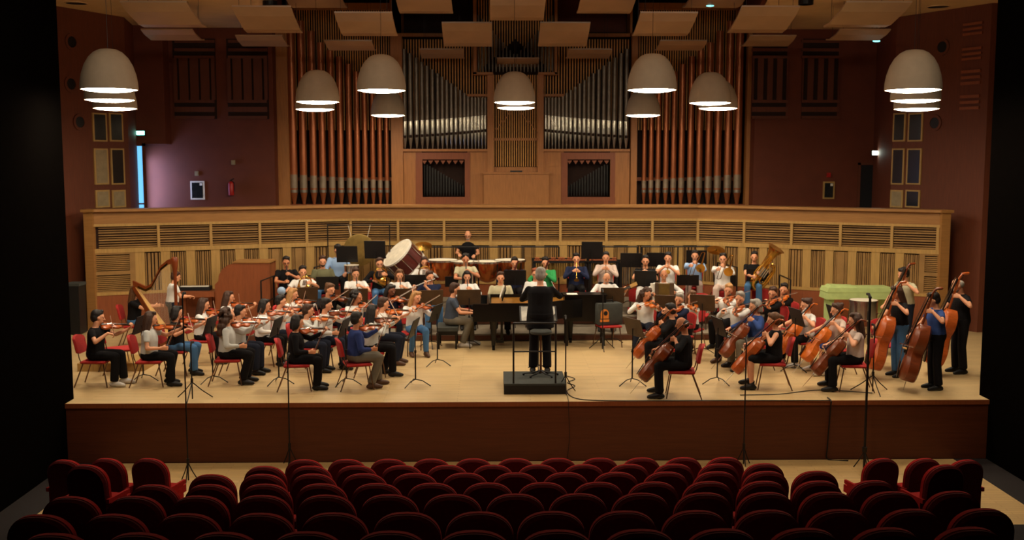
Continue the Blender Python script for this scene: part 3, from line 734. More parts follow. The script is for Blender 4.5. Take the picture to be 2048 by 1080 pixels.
INS = {
 'flute': simple('flute', [('tube', lambda b: b.tube([(-.08, 0, 0), (.59, 0, 0)], .0105, 10), M['silver']), ('keys', lambda b: ring_keys(b, .15, .52, 10, .012), M['silver'])]),
 'clarinet': simple('clarinet', [('body', lambda b: b.tube([(0, 0, 0), (.08, 0, 0), (.56, 0, 0), (.62, 0, 0), (.66, 0, 0)], [.006, .013, .014, .02, .034], 12), M['ebony']), ('keys', lambda b: ring_keys(b, .15, .52, 9, .014), M['silver'])]),
 'bassoon': simple('bassoon', [('body', lambda b: (b.tube([(-.7, 0, 0), (.6, 0, 0)], [.03, .02], 10), b.tube([(-.7, .04, 0), (.1, .04, 0)], .02, 10)), M['drumred']), ('bocal', lambda b: b.tube([(.1, .04, 0), (.18, .05, .02), (.18, .02, .16)], .005, 6), M['silver'])]),
 'trumpet': simple('trumpet', [('bell', lambda b: b.tube([(.0, 0, 0), (.34, 0, 0), (.43, 0, 0), (.48, 0, 0), (.5, 0, 0)], [.007, .008, .018, .04, .062], 16), M['brass']), ('tubing', lambda b: b.tube([(.36, 0, 0), (.4, 0, -.03), (.36, 0, -.07), (.12, 0, -.07), (.09, 0, -.035), (.12, 0, 0)], .007, 8), M['brass']),
    ('valves', lambda b: [b.tube([(.2+.028*i, 0, -.09), (.2+.028*i, 0, .04)], .012, 8) for i in range(3)], M['silver'])]),
 'trombone': simple('trombone', [('slide', lambda b: b.tube([(0, 0, 0), (.95, 0, 0), (.99, .03, 0), (.95, .08, 0), (.2, .08, 0)], .009, 8), M['silver']), ('bell', lambda b: b.tube([(.2, .08, 0), (-.3, .12, .02), (-.34, .16, .03), (-.3, .2, .03), (.2, .2, 0), (.42, .2, 0), (.52, .2, 0), (.56, .2, 0)], [.01, .011, .011, .012, .02, .035, .07, .108], 14), M['brass'])]),
 'horn': simple('french_horn', [('coil', lambda b: b.tube([(.15*math.cos(a_*.35), 0, .15*math.sin(a_*.35)) for a_ in range(19)], .016, 8), M['brass']), ('bell', lambda b: b.tube([(.15, 0, .0), (.12, -.08, -.12), (0, -.14, -.19), (-.1, -.17, -.2), (-.13, -.18, -.2)], [.016, .025, .05, .1, .15], 16), M['brass']),
    ('valves', lambda b: [b.tube([(-.03+.035*i, -.02, -.05), (-.03+.035*i, -.02, .06)], .014, 8) for i in range(3)], M['silver'])]),
 'tuba': simple('tuba', [('bell', lambda b: b.tube([(0, 0, -.28), (0, 0, 0), (0, 0, .35), (0, 0, .5), (0, 0, .6), (0, 0, .63)], [.09, .075, .085, .12, .18, .21], 22), M['brass']),
    ('tubing', lambda b: (b.tube([(0, 0, -.28), (-.04, 0, -.38), (-.13, 0, -.42), (-.22, 0, -.36), (-.25, 0, -.2), (-.25, 0, .15), (-.2, 0, .25), (-.13, 0, .2)], [.09, .085, .075, .065, .055, .045, .035, .03], 12), b.tube([(-.1, .08, .2), (-.1, .08, -.2), (-.16, .08, -.26), (-.22, .08, -.2), (-.22, .08, .1)], .02, 8), b.tube([(-.03, .1, .15), (-.03, .1, -.15), (.06, .1, -.2), (.1, .1, -.1), (.08, .1, .1)], .018, 8), b.tube([(-.13, 0, .2), (-.12, .12, .25), (-.12, .22, .32)], .012, 8)), M['brass']),
    ('valves', lambda b: [b.tube([(-.14+.045*i, .1, -.1), (-.14+.045*i, .1, .12)], .018, 8) for i in range(4)], M['silver'])]),
 'guitar': None, 'accordion': None}
def guitar():
    e = empty('guitar'); L = .48
    st = [(0, .06), (.05, .13), (.15, .175), (.28, .185), (.42, .15), (.52, .125), (.62, .125), (.75, .14), (.88, .135), (.96, .1), (1, .05)]
    b = mb(); b.rings([[(x*L, w, .048), (x*L, -w, .048), (x*L, -w, -.048), (x*L, w, -.048)] for x, w in st]); b.build('body', M['varno'], e, smooth='auto')
    b = mb(); b.lathe([(.001, .049), (.045, .049), (.045, .051), (.001, .051)], 16, (.32, 0, 0)); b.build('sound_hole', M['ebony'], e)
    b = mb(); b.quadbar((L*.7, 0, .05), (.86, 0, .052), .055, .025); b.build('neck', M['ebony'], e)
    b = mb(); b.quadbar((.86, 0, .05), (1.02, 0, .035), .075, .02); b.build('headstock', M['spruce'], e)
    b = mb(); [b.tube([(.1, y*.008, .056), (.9, y*.007, .068)], .0012, 4) for y in range(-3, 3)]; b.build('strings', M['silver'], e)
    return Proto(e)
INS['guitar'] = guitar()
def accordion():
    e = empty('accordion')                # x = across, z up, y = away from the player
    b = mb()
    for i in range(14):
        x = -.12+.24*i/14; b.box((x, -.08+.012*(i % 2), -.2), (x+.014, .08-.012*(i % 2), .2))
    b.build('bellows', M['bronze'], e)
    b = mb(); b.box((-.22, -.09, -.21), (-.12, .09, .21)); b.build('bass_casing', M['deskb'], e)
    b = mb(); b.box((.12, -.09, -.21), (.2, .09, .21)); b.build('treble_casing', M['deskb'], e)
    b = mb()
    for i in range(20): b.box((.2, -.02, -.2+.02*i), (.3, .06, -.2+.02*i+.017))
    b.build('keyboard', M['white'], e)
    b = mb(); [b.tube([(x, -.1, -.18), (x*1.2, -.22, 0), (x, -.1, .2)], .012, 6) for x in (-.1, .1)]; b.build('straps', M['blk'], e)
    return Proto(e)
INS['accordion'] = accordion()
# ---- chairs, stands
def chair_proto():
    e = empty('orchestra_chair')           # front = +y, seat centre near the origin
    b = mb(); b.rings([[(sx*w, y+dy, z) for sx, dy in ((-1, 0), (1, 0))]+[] for w, y, dy, z in ()] or [[(-.21, -.18, .42), (.21, -.18, .42), (.22, .24, .42), (-.22, .24, .42)], [(-.22, -.19, .445), (.22, -.19, .445), (.23, .25, .445), (-.23, .25, .445)], [(-.2, -.17, .46), (.2, -.17, .46), (.21, .23, .46), (-.21, .23, .46)]]); b.build('seat', M['red'], e)
    n = 12; o = [(.2*math.cos(math.pi*i/n), .80+.09*math.sin(math.pi*i/n)**.7) for i in range(n+1)]; sh = [(.19, .60), ]+o+[(-.19, .60), (-.1, .575), (.1, .575)]
    b = mb(); b.rings([[(x*k, -.205-(z-.45)*.22+dy+.03*(1-(x/.2)**2)*-1, z) for x, z in sh] for k, dy in ((.97, .03), (1, .015), (1, -.01), (.97, -.02))]); b.build('backrest', M['red'], e, smooth='auto')
    for sx in (-1, 1):
        b = mb(); b.tube([(sx*.19, .2, .42), (sx*.22, .27, 0.005)], .011, 6); b.build('leg', M['tube'], e)
        b = mb(); b.tube([(sx*.19, -.14, .42), (sx*.22, -.3, 0.005)], .011, 6); b.build('leg', M['tube'], e)
        b = mb(); b.tube([(sx*.18, .2, .415), (sx*.18, -.17, .415), (sx*.175, -.21, .5), (sx*.17, -.26, .78)], .010, 6); b.build('side_rail', M['tube'], e)
    return Proto(e)
CP = chair_proto()
def stand_proto(nm, m, wd=.5, hd=.33):
    e = empty(nm)                          # player on the -y side; desk faces -y
    b = mb(); X = Matrix.Translation((0, 0, 1.02)) @ Matrix.Rotation(rad(-18), 4, 'X'); b.X = X
    b.box((-wd/2, -.006, -hd/2), (wd/2, .006, hd/2)); b.build('desk', m, e)
    b = mb(); b.X = X; b.box((-wd/2, -.06, -hd/2-.008), (wd/2, .006, -hd/2)); b.build('ledge', m, e)
    b = mb(); b.X = X
    b.mi = 0; b.box((-.21, -.012, -hd/2), (.0, -.006, hd/2-.03)); b.box((.005, -.012, -hd/2), (.21, -.006, hd/2-.03)); b.build('sheet_music', M['white'], e)
    b = mb(); b.tube([(0, .02, .12), (0, .02, .6)], .013, 8); b.tube([(0, .02, .6), (0, .02, 1.0)], .009, 8); b.tube([(0, .02, .58), (0, .02, .63)], .02, 8); b.build('shaft', M['blk'], e)
    for k in range(3):
        a_ = rad(90+120*k); b = mb(); b.tube([(0, .02, .12), (.12*math.cos(a_), .02+.12*math.sin(a_), .1), (.27*math.cos(a_), .02+.27*math.sin(a_), .008)], .009, 6); b.build('leg', M['blk'], e)
    return Proto(e)
STD = {'k': stand_proto('music_stand', M['desk']), 'b': stand_proto('music_stand', M['deskb'])}

# ================================================================== PEOPLE
SKIN = {'l': mat('skin_light', (222, 156, 118), rough=.55, var=.05), 'm': mat('skin_medium', (196, 128, 90), rough=.55, var=.05), 'd': mat('skin_dark', (120, 72, 50), rough=.5, var=.05)}
HAIRC = {'k': (30, 22, 19), 'b': (66, 40, 26), 'n': (98, 64, 38), 'f': (176, 128, 76), 'g': (150, 142, 132), 'r': (140, 70, 40)}
CLO = {'W': (228, 226, 222), 'G': (196, 196, 192), 'K': (22, 20, 22), 'N': (34, 40, 66), 'B': (46, 60, 112), 'O': (104, 102, 76), 'T': (190, 182, 150), 'L': (156, 186, 226), 'E': (60, 160, 90), 'J': (74, 114, 158), 'D': (34, 38, 52), 'Y': (112, 104, 90), 'P': (206, 184, 172), 'U': (52, 74, 130), 'V': (70, 78, 92)}
def cmat(k): return mat('cloth_'+k, CLO[k], rough=.9, var=.08, scale=6, spec=.15, bump=.2)
def hmat(k): return mat('hair_'+k, HAIRC[k], rough=.6, var=.25, scale=30, stretch=(1, 1, .3), bump=.5)
SHOE = {'k': mat('black_shoe', (20, 18, 18), rough=.5), 'w': mat('white_trainer', (206, 200, 192), rough=.7), 'b': mat('brown_shoe', (84, 56, 38), rough=.5)}
def remesh(o, vs, sm=3):
    m = o.modifiers.new('remesh', 'REMESH'); m.mode = 'VOXEL'; m.voxel_size = vs; m.use_smooth_shade = True
    if sm: s = o.modifiers.new('smooth', 'SMOOTH'); s.factor = .5; s.iterations = sm
    return o
def ik(S, Wp, l1, l2, pole):
    S, Wp, pole = V(S), V(Wp), V(pole); d = Wp-S; L = d.length
    if L > (l1+l2)*.995: Wp = S+d.normalized()*(l1+l2)*.995; d = Wp-S; L = d.length
    a = (l1*l1-l2*l2+L*L)/(2*L); h = math.sqrt(max(l1*l1-a*a, 0)); u = d.normalized()
    p = pole-u*pole.dot(u); p = p.normalized() if p.length > 1e-4 else u.orthogonal().normalized()
    return S+u*a+p*h, Wp
def hand(b, Wp, d, n, side, curl=.5):
    d = V(d).normalized(); n = V(n); n = (n-d*n.dot(d)).normalized(); l = d.cross(n).normalized()*side
    for o in (-.026, -.009, .009, .026): b.tube([Wp-d*.01+l*o*.8, Wp+d*.085+l*o], [.016, .014], 6, dome=True)
    for o, L in ((-.031, .055), (-.0105, .07), (.0105, .074), (.031, .066)):
        p0 = Wp+d*.085+l*o; d1 = (d*math.cos(curl)+n*math.sin(curl)); p1 = p0+d1*L*.55; d2 = (d*math.cos(curl*2.3)+n*math.sin(curl*2.3)); b.tube([p0, p1, p1+d2*L*.5], [.0105, .010, .0085], 6, dome=True)
    t0 = Wp+d*.02+l*.03; t1 = t0+(l*.6+d*.7+n*.45).normalized()*.04; b.tube([t0, t1, t1+(d*.8+n*.6).normalized()*.03], [.0125, .0115, .010], 6, dome=True)
# pose: wrists L and R in the frame of the pelvis (+y front, +x the person's right), pole directions, palm normals
VB, VD = V((-.055, .06, .475)), V((-.52, .84, -.02)).normalized()
def pose_data(p, f):
    """returns Lw, Rw, palm normals, curl, head(pitch,yaw,roll), lean, extra objects [(kind, matrix)]"""
    ex = []; lean = 2; hd = (8, 0, 0)
    if p in ('violin', 'viola'):
        s = 1. if p == 'violin' else 1.16
        sc = {'violin': FID, 'viola': VLA}[p]
        ct = VB+VD*.185*s+V((0, 0, .05)); bd = V((-.84, -.42, .30)).normalized()       # bow from frog to tip
        fr = ct-bd*f
        ex = [('fid', basis(VB, VD, (.35, .1, 1))), ('bow', basis(fr, bd, (0, 0, 1)))]
        return dict(L=VB+VD*.5*s+V((-.0, -.02, -.05)), R=fr+V((.03, -.09, .02)), nL=(.3, 0, 1), nR=(-.2, .5, -1), dL=(.3, .5, .5), dR=(-.3, .8, -.2), pL=(-.2, .3, -1), pR=(.7, -.1, -.6), c=.9, hd=(10, -24, -10), lean=3, ex=ex)
    if p == 'vlow':
        fr = V((.13, .33, .14)); bd = V((-.15, .35, .9)).normalized()
        return dict(L=VB+VD*.5+V((0, -.02, -.05)), R=fr+V((.03, -.08, .0)), nL=(.3, 0, 1), nR=(-1, 0, 0), dL=(.3, .5, .5), dR=(-.1, .9, 0), pL=(-.2, .3, -1), pR=(.6, -.6, -.4), c=.9, hd=(10, -20, -8), lean=2, ex=[('fid', basis(VB, VD, (.35, .1, 1))), ('bow', basis(fr, bd, (0, 1, 0)))])
    if p == 'vrest':
        B0 = V((-.13, .26, .07)); D0 = V((-.05, .12, 1)).normalized(); fr = V((.14, .34, .12)); bd = V((-.25, .45, .9)).normalized()
        return dict(L=B0+D0*.4+V((-.03, -.03, -.03)), R=fr+V((.03, -.08, .02)), nL=(.4, 1, 0), nR=(-1, 0, 0), dL=(.2, .6, .5), dR=(-.1, .9, .2), pL=(-.6, -.5, -.5), pR=(.6, -.6, -.4), c=.9, hd=(6, 0, 0), lean=2, ex=[('fid', basis(B0, D0, (0, 1, -.1))), ('bow', basis(fr, bd, (0, 1, 0)))])
    if p == 'cello':
        E = V((.02, .80, -.53)); S = V((-.14, .0, .60)); A = (S-E).normalized(); B0 = E+A*.27; Zt = V((.1, .9, .35))
        ct = B0+A*.44+V((0, .13, .08)); bd = V((-.97, .05, .1-f*.3)).normalized(); fr = ct-bd*.33
        return dict(L=B0+A*(.90)+V((-.07, .02, -.02)), R=fr+V((.03, -.09, .03)), nL=(.8, .6, 0), nR=(-.2, .4, -1), dL=(.5, .8, .0), dR=(-.2, .9, -.3), pL=(-.8, .1, -.5), pR=(.8, -.1, -.4), c=.9, hd=(14, 6, 0), lean=-2, knees=.22, ex=[('cel', basis(B0, A, Zt)), ('bow', basis(fr, bd, (0, -.2, 1)))])
    if p == 'bass':
        E = V((-.05, .66, -.93)); S = V((-.24, .10, .80)); A = (S-E).normalized(); B0 = E+A*.2; Zt = V((.25, .9, .25))
        ct = B0+A*.62+V((.02, .2, .05)); bd = V((-.96, .1, .1)).normalized(); fr = ct-bd*.3
        return dict(L=B0+A*1.28+V((-.05, -.02, 0)), R=fr+V((.02, -.09, .03)), nL=(.8, .6, 0), nR=(-.3, .4, -1), dL=(.5, .8, .1), dR=(-.2, .9, -.3), pL=(-.8, .0, -.5), pR=(.8, -.1, -.4), c=.9, hd=(16, 8, 0), lean=4, ex=[('bas', basis(B0, A, Zt)), ('bow', basis(fr, bd, (0, -.2, 1)))])
    Mo = V((0, .125, .575))
    if p == 'flute':
        D0 = V((.93, .2, -.28)).normalized(); return dict(L=Mo+D0*.17+V((0, .02, -.07)), R=Mo+D0*.42+V((0, -.05, -.08)), nL=(0, -.3, 1), nR=(0, .3, 1), dL=(-.3, .1, 1), dR=(0, .6, .8), pL=(-.3, .3, -1), pR=(.6, -.3, -1), c=.9, hd=(6, -10, 8), lean=2, ex=[('flute', basis(Mo, D0, (0, .4, 1)))])
    if p in ('clarinet', 'bassoon'):
        D0 = V((0, .62, -.78)).normalized() if p == 'clarinet' else V((-.35, .1, .9)).normalized()
        O = Mo if p == 'clarinet' else V((.14, .2, .15))
        a, c_ = (.25, .45) if p == 'clarinet' else (.25, -.1)
        return dict(L=O+D0*a+V((-.07, -.03, 0)), R=O+D0*c_+V((.07, -.03, 0)), nL=(1, .5, 0), nR=(-1, .5, 0), dL=(.4, .8, .3), dR=(-.4, .8, .3), pL=(-1, -.2, -.6), pR=(1, -.2, -.6), c=.7, hd=(10, 0, 0), lean=2, ex=[(p, basis(O, D0, (0, .8, .6)))])
    if p == 'trumpet':
        D0 = V((0, 1, -.25-f)).normalized(); return dict(L=Mo+D0*.2+V((-.05, -.05, -.05)), R=Mo+D0*.24+V((.06, -.06, -.01)), nL=(1, .3, 0), nR=(-1, 0, -.3), dL=(.3, .9, .2), dR=(-.3, .9, .2), pL=(-1, 0, -.8), pR=(1, 0, -.8), c=.9, hd=(6, 0, 0), lean=1, ex=[('trumpet', basis(Mo, D0, (0, .1, 1)))])
    if p == 'trombone':
        D0 = V((.1, .95, -.3)).normalized(); return dict(L=Mo+D0*.2+V((-.06, -.05, -.03)), R=Mo+D0*.45+V((.06, -.05, 0)), nL=(1, .3, 0), nR=(-1, 0, 0), dL=(.2, .9, .2), dR=(-.2, .9, .1), pL=(-1, 0, -.8), pR=(1, 0, -.8), c=.9, hd=(4, 0, 0), lean=0, ex=[('trombone', basis(Mo, D0, (0, .3, 1)))])
    if p == 'horn':
        return dict(L=(-.12, .34, .42), R=(.14, .22, .26), nL=(1, 0, 0), nR=(-.5, 1, 0), dL=(.5, .8, .2), dR=(-.3, .9, -.1), pL=(-1, 0, -.6), pR=(1, -.2, -.4), c=.9, hd=(6, 0, 0), lean=2, ex=[('horn', basis((0, .33, .42), (.9, .3, .1), (.1, .1, 1)))])
    if p == 'tuba':
        return dict(L=(-.16, .34, .3), R=(.02, .42, .22), nL=(1, 0, 0), nR=(-.5, 1, 0), dL=(.5, .8, .2), dR=(-.3, .9, 0), pL=(-1, 0, -.6), pR=(1, -.2, -.4), c=.9, hd=(4, 0, 0), lean=2, ex=[('tuba', basis((-.16, .32, .36), V((-.55, 0, -.35))*-1, (-.42, .08, .9)))])
    if p == 'piano': return dict(L=(-.16, .42, .2), R=(.18, .42, .2), nL=(0, 0, -1), nR=(0, 0, -1), dL=(0, 1, -.1), dR=(0, 1, -.1), pL=(-.5, -.6, -1), pR=(.5, -.6, -1), c=.5, hd=(6, 0, 0), lean=6, ex=[])
    if p == 'rest': return dict(L=(-.12, .26, .10), R=(.12, .28, .10), nL=(0, 0, -1), nR=(0, 0, -1), dL=(.2, 1, -.1), dR=(-.2, 1, -.1), pL=(-.8, -.6, -.4), pR=(.8, -.6, -.4), c=.3, hd=(4, 0, 0), lean=2, ex=[])
    if p == 'perc': return dict(L=(-.17, .36, .17), R=(.2, .36, .2), nL=(0, 0, -1), nR=(0, 0, -1), dL=(.1, 1, -.1), dR=(-.1, 1, -.1), pL=(-.7, -.5, -1), pR=(.7, -.5, -1), c=.9, hd=(14, 0, 0), lean=6, ex=[])
    if p == 'guitar':
        B0 = V((.2, .2, .1)); D0 = V((-.85, .25, .48)).normalized()
        return dict(L=B0+D0*.72+V((0, -.03, -.07)), R=B0+D0*.12+V((.03, .14, .1)), nL=(0, .4, 1), nR=(0, -1, -.4), dL=(0, .5, .6), dR=(-.8, .1, -.5), pL=(-.6, 0, -1), pR=(.9, .2, -.3), c=.9, hd=(22, -10, 0), lean=6, ex=[('guitar', basis(B0, D0, (.1, 1, .2)))])
    if p == 'accordion': return dict(L=(-.24, .24, .26), R=(.27, .3, .22), nL=(1, 0, 0), nR=(-1, 0, 0), dL=(.2, .9, .1), dR=(-.2, .9, .1), pL=(-1, -.2, -.5), pR=(1, -.2, -.5), c=.6, hd=(4, 0, 0), lean=0, ex=[('accordion', Matrix.Translation((0, .27, .27)))])
    if p == 'harp': return dict(L=(-.26, .48, .3), R=(.06, .44, .34), nL=(1, 0, 0), nR=(-1, 0, 0), dL=(.4, .9, .1), dR=(-.4, .9, .1), pL=(-.8, 0, -.8), pR=(.9, 0, -.6), c=.6, hd=(10, -10, 0), lean=2, ex=[])
    if p == 'conduct': return dict(L=(-.2, .42, .26), R=(.22, .44, .36), nL=(0, 0, -1), nR=(0, 0, -1), dL=(.3, .9, .1), dR=(-.1, .9, .2), pL=(-1, -.3, -.8), pR=(1, -.3, -.8), c=.6, hd=(12, 6, 0), lean=6, ex=[])
    raise KeyError(p)
STAND_H = dict(bass=1, conduct=1, perc=1)
NAMES = {'fid': 'violin', 'cel': 'cello', 'bas': 'double bass'}
import time
def person(who, base, heading, pose, sc=1., skin='l', hair='short', hc='k', top='K', slv='s', leg='K', legs='long', shoe='k', f=.35, varn='varn', stand=None, chair=True, glasses=False, beard=None, legsway=0., label=None, fat=0.):
    st = stand if stand is not None else pose in STAND_H
    zp = .95 if st else .56
    P = pose_data(pose, f); P['L'] = V(P['L']); P['R'] = V(P['R'])
    root_M = Matrix.Translation(base) @ Matrix.Rotation(-rad(heading), 4, 'Z') @ Matrix.Scale(sc, 4)
    U = Matrix.Translation((0, 0, zp)) @ Matrix.Rotation(-rad(P['lean']), 4, 'X')
    Up = Matrix.Translation((0, 0, zp))
    nk = V((0, .0, .50)); hp, hy, hr = (rad(a) for a in P['hd'])
    Hm = U @ Matrix.Translation(nk) @ Matrix.Rotation(-hy, 4, 'Z') @ Matrix.Rotation(-hp, 4, 'X') @ Matrix.Rotation(hr, 4, 'Y') @ Matrix.Translation(-nk)
    # limbs
    SL, SR = V((-.185, 0, .405)), V((.185, 0, .405))
    eL, wL = ik(SL, P['L'], .275, .255, P['pL']); eR, wR = ik(SR, P['R'], .275, .255, P['pR'])
    kn = P.get('knees', .13); rj = random.Random(who+'legs'); fo = (rj.uniform(-.16, .06), rj.uniform(-.16, .06)) if P.get('knees') is None else (0, 0)
    def legpts(s):
        if st: return [V((s*.09, 0, -.02)), V((s*.105, .03, -.46)), V((s*.115, -.01, -.87))]
        sw = legsway*s
        kx = s*kn; return [V((s*.09, -.01, -.02)), V((kx, .40, -.02)), V((kx*1.05, .38+sw*.5+fo[0 if s > 0 else 1], -.47))]
    LG = {s: legpts(s) for s in (-1, 1)}
    tors = [(-.10, 0, .10, .09), (-.04, 0, .158, .125), (.05, 0, .162, .128), (.16, .005, .15, .118), (.27, .01, .158, .122), (.36, 0, .166, .112), (.42, -.005, .14, .085), (.462, -.01, .07, .055)]
    def torso(b, inf, lo=0, hi=8):
        n = 14; q = []
        for z, cy, rx, ry in tors[lo:hi]:
            rx, ry = rx*(1+fat)+inf, ry*(1+fat*1.6)+inf
            q.append([(rx*math.cos(2*math.pi*j/n), cy+ry*math.sin(2*math.pi*j/n), z) for j in range(n)])
        b.rings(q)
    b = mb(); b.X = U; torso(b, 0)
    b.tube([(0, -.012, .43), (0, .012, .56)], [.056, .05], 10, dome=True)
    for S, E, Wr in ((SL, eL, wL), (SR, eR, wR)):
        b.tube([S, S.lerp(E, .5), E], [.05, .043, .036], 8, dome=True); b.tube([E, E.lerp(Wr, .35), Wr], [.037, .037, .025], 8, dome=True)
    hand(b, wL, P['dL'], P['nL'], -1, P['c']); hand(b, wR, P['dR'], P['nR'], 1, P['c'])
    b.X = Up
    for s in (-1, 1):
        h, k, a = LG[s]
        b.tube([h, h.lerp(k, .5), k], [.085, .072, .056], 10, dome=True); b.tube([k, k.lerp(a, .3), a], [.055, .053, .035], 10, dome=True)
        b.tube([a, a+V((0, .06, -.035)), a+V((s*.01, .14, -.05))], [.036, .036, .028], 8, dome=True)
    b.X = Hm
    b.ell((0, .022, .64), (.073, .09, .108), 14, 10); b.ell((0, .045, .58), (.052, .062, .055), 12, 8)
    b.tube([(0, .108, .645), (0, .128, .612)], [.011, .016], 6, dome=True); b.tube([(-.02, .105, .573), (.02, .105, .573)], .008, 6, dome=True)
    b.tube([(-.05, .088, .662), (.05, .088, .662)], .014, 6, dome=True)
    for s in (-1, 1): b.ell((s*.076, .015, .62), (.012, .02, .03), 8, 6)
    root = b.build('person', SKIN[skin]); remesh(root, .0105, 2)
    root.matrix_world = root_M; tag(root, label or ('person '+who), 'person')
    # eyes
    for s in (-1, 1):
        b = mb(); b.X = Hm; b.ell((s*.03, .101, .638), (.014, .009, .008), 8, 6); b.build('eye', M['ebony'], root)
    # clothes
    inf = .022
    b = mb(); b.X = U
    torso(b, inf, 1, 8)
    for S, E, Wr in ((SL, eL, wL), (SR, eR, wR)):
        if slv == 'n': continue
        b.ell(S, (.066, .062, .062), 10, 8)
        if slv == 's': q = S.lerp(E, .62); b.tube([S, q], [.062, .058], 10)
        else: b.tube([S, E], [.06, .052], 10, dome=True); b.tube([E, Wr.lerp(E, .1 if slv == 'l' else .45)], [.052, .038], 10)
    sh = b.build('shirt' if slv != 'n' else 'top', cmat(top), root); remesh(sh, .016, 6)
    b = mb(); b.X = Up; torso(b, inf+.004, 0, 3)
    for s in (-1, 1):
        h, k, a = LG[s]
        if legs == 'shorts': b.tube([h, k+V((0, -.02, .0))], [.1, .078], 12, dome=True)
        elif legs == 'skirt': b.tube([h, k], [.1, .085], 12, dome=True)
        else: w = .012 if legs == 'slim' else .03; b.tube([h, k], [.1, .074], 12, dome=True); b.tube([k, k.lerp(a, .5), a+V((0, 0, .01))], [.074, .06+w*.5, .045+w], 12)
    tr = b.build({'shorts': 'shorts', 'skirt': 'skirt'}.get(legs, 'trousers'), cmat(leg), root); remesh(tr, .018, 5)
    for s in (-1, 1):
        a = LG[s][2]; b = mb(); b.X = Up
        b.tube([a+V((0, -.045, -.042)), a+V((s*.004, .03, -.03)), a+V((s*.006, .09, -.042)), a+V((s*.012, .17, -.055))], [.045, .052, .046, .034], 10, dome=True); b.tube([a+V((0, -.01, .03)), a+V((0, 0, -.05))], [.045, .045], 10, dome=True)
        o = b.build('shoe', SHOE[shoe], root); remesh(o, .014, 1)
    # hair
    if hair != 'none':
        b = mb(); b.X = Hm; rr = random.Random(who)
        if hair in ('short', 'long', 'bun', 'pony', 'bob'):
            b.ell((0, -.022, .682), (.087, .098, .095), 14, 10); b.ell((0, -.034, .63), (.087, .084, .096), 12, 8)
            for k in range(10):
                a = rr.uniform(.2, 2.9); b.ell((.055*math.cos(a), .012+.045*math.sin(a), .735+rr.uniform(-.02, .018)), (.034, .034, .03), 8, 6)
        if hair in ('long', 'bob'):
            zl = .36 if hair == 'long' else .52
            for x, y in ((-.075, -.01), (-.06, -.06), (0, -.085), (.06, -.06), (.075, -.01)):
                b.tube([(x*.95, y, .68), (x*1.08, y, .58), (x*1.15, y*.95-.012, zl+rr.uniform(-.04, .03))], [.038, .042, .03], 8, dome=True)
        if hair == 'bun': b.ell((0, -.10, .715), (.045, .045, .045), 10, 8)
        if hair == 'pony': b.tube([(0, -.09, .70), (0, -.15, .66), (0, -.15, .5)], [.03, .035, .015], 8, dome=True)
        if hair == 'curly':
            for k in range(46):
                a = rr.uniform(0, 6.28); t = rr.uniform(-.9, 1); r = math.sqrt(max(0, 1-t*t)); p = V((.112*r*math.cos(a), -.045+.11*r*math.sin(a), .645+.125*t))
                if p.y > .035 and p.z < .70: continue
                if p.z < .66: p.x *= 1.15
                b.ell(p, (.037, .037, .037), 8, 6)
            b.ell((0, -.02, .66), (.085, .085, .1), 12, 8)
            for x in (-.12, -.07, 0, .07, .12): b.ell((x, -.07, .53), (.055, .06, .08), 8, 6); b.ell((x*1.05, -.09, .43), (.055, .05, .08), 8, 6); b.ell((x*.9, -.1, .33), (.045, .04, .07), 8, 6)
        if hair == 'fringe':
            b.ell((0, -.032, .63), (.079, .075, .07), 12, 8)
        o = b.build('hair', hmat(hc), root); remesh(o, .012, 1)
    if beard:
        b = mb(); b.X = Hm; b.ell((0, .062, .555), (.048, .052, .04), 12, 8); o = b.build('beard', hmat(beard), root)
    if glasses:
        b = mb(); b.X = Hm
        for s in (-1, 1):
            b.tube([(s*.03+.022*math.cos(t*.785), .122, .638+.017*math.sin(t*.785)) for t in range(9)], .0022, 4); b.tube([(s*.052, .12, .642), (s*.078, .02, .642)], .002, 4)
        b.tube([(-.01, .123, .64), (.01, .123, .64)], .002, 4); b.build('glasses', M['blk'], root)
    # instruments held
    for kind, mx in P['ex']:
        Mx = root_M @ U @ mx
        if kind == 'bow': BOW.put(Mx, 'bow of the person '+who, 'bow'); continue
        if kind == 'fid': pr, nm = (VLA[varn if varn in VLA else 'varn'], 'viola') if pose == 'viola' else (FID[varn], 'violin')
        elif kind == 'cel': pr, nm = CEL[varn], 'cello'
        elif kind == 'bas': pr, nm = BAS[varn], 'double bass'
        else: pr, nm = INS[kind], {'horn': 'french horn'}.get(kind, kind)
        pr.put(Mx, nm+' of the person '+who, nm)
    if not st and chair:
        CP.put(Matrix.Translation(base) @ Matrix.Rotation(-rad(heading), 4, 'Z'), 'red padded chair under the person '+who, 'chair')
    return root, root_M, zp
CND = V((atd(1079, 640, 18.6).x, 18.15, .18))
def toward(p, q=None): q = q or CND; return math.degrees(math.atan2(q.x-p.x, q.y-p.y))
def seat_at(px, py, zf, sc, st=False, hh=None):
    h = (1.70 if st else 1.305)*sc
    p = atz(px, py, zf+h-.0); return V((p.x, p.y, zf))
PEOPLE = []
def PP(px, py, zf, pose, who, head=None, **k):
    PEOPLE.append((px, py, zf, pose, who, head, k))
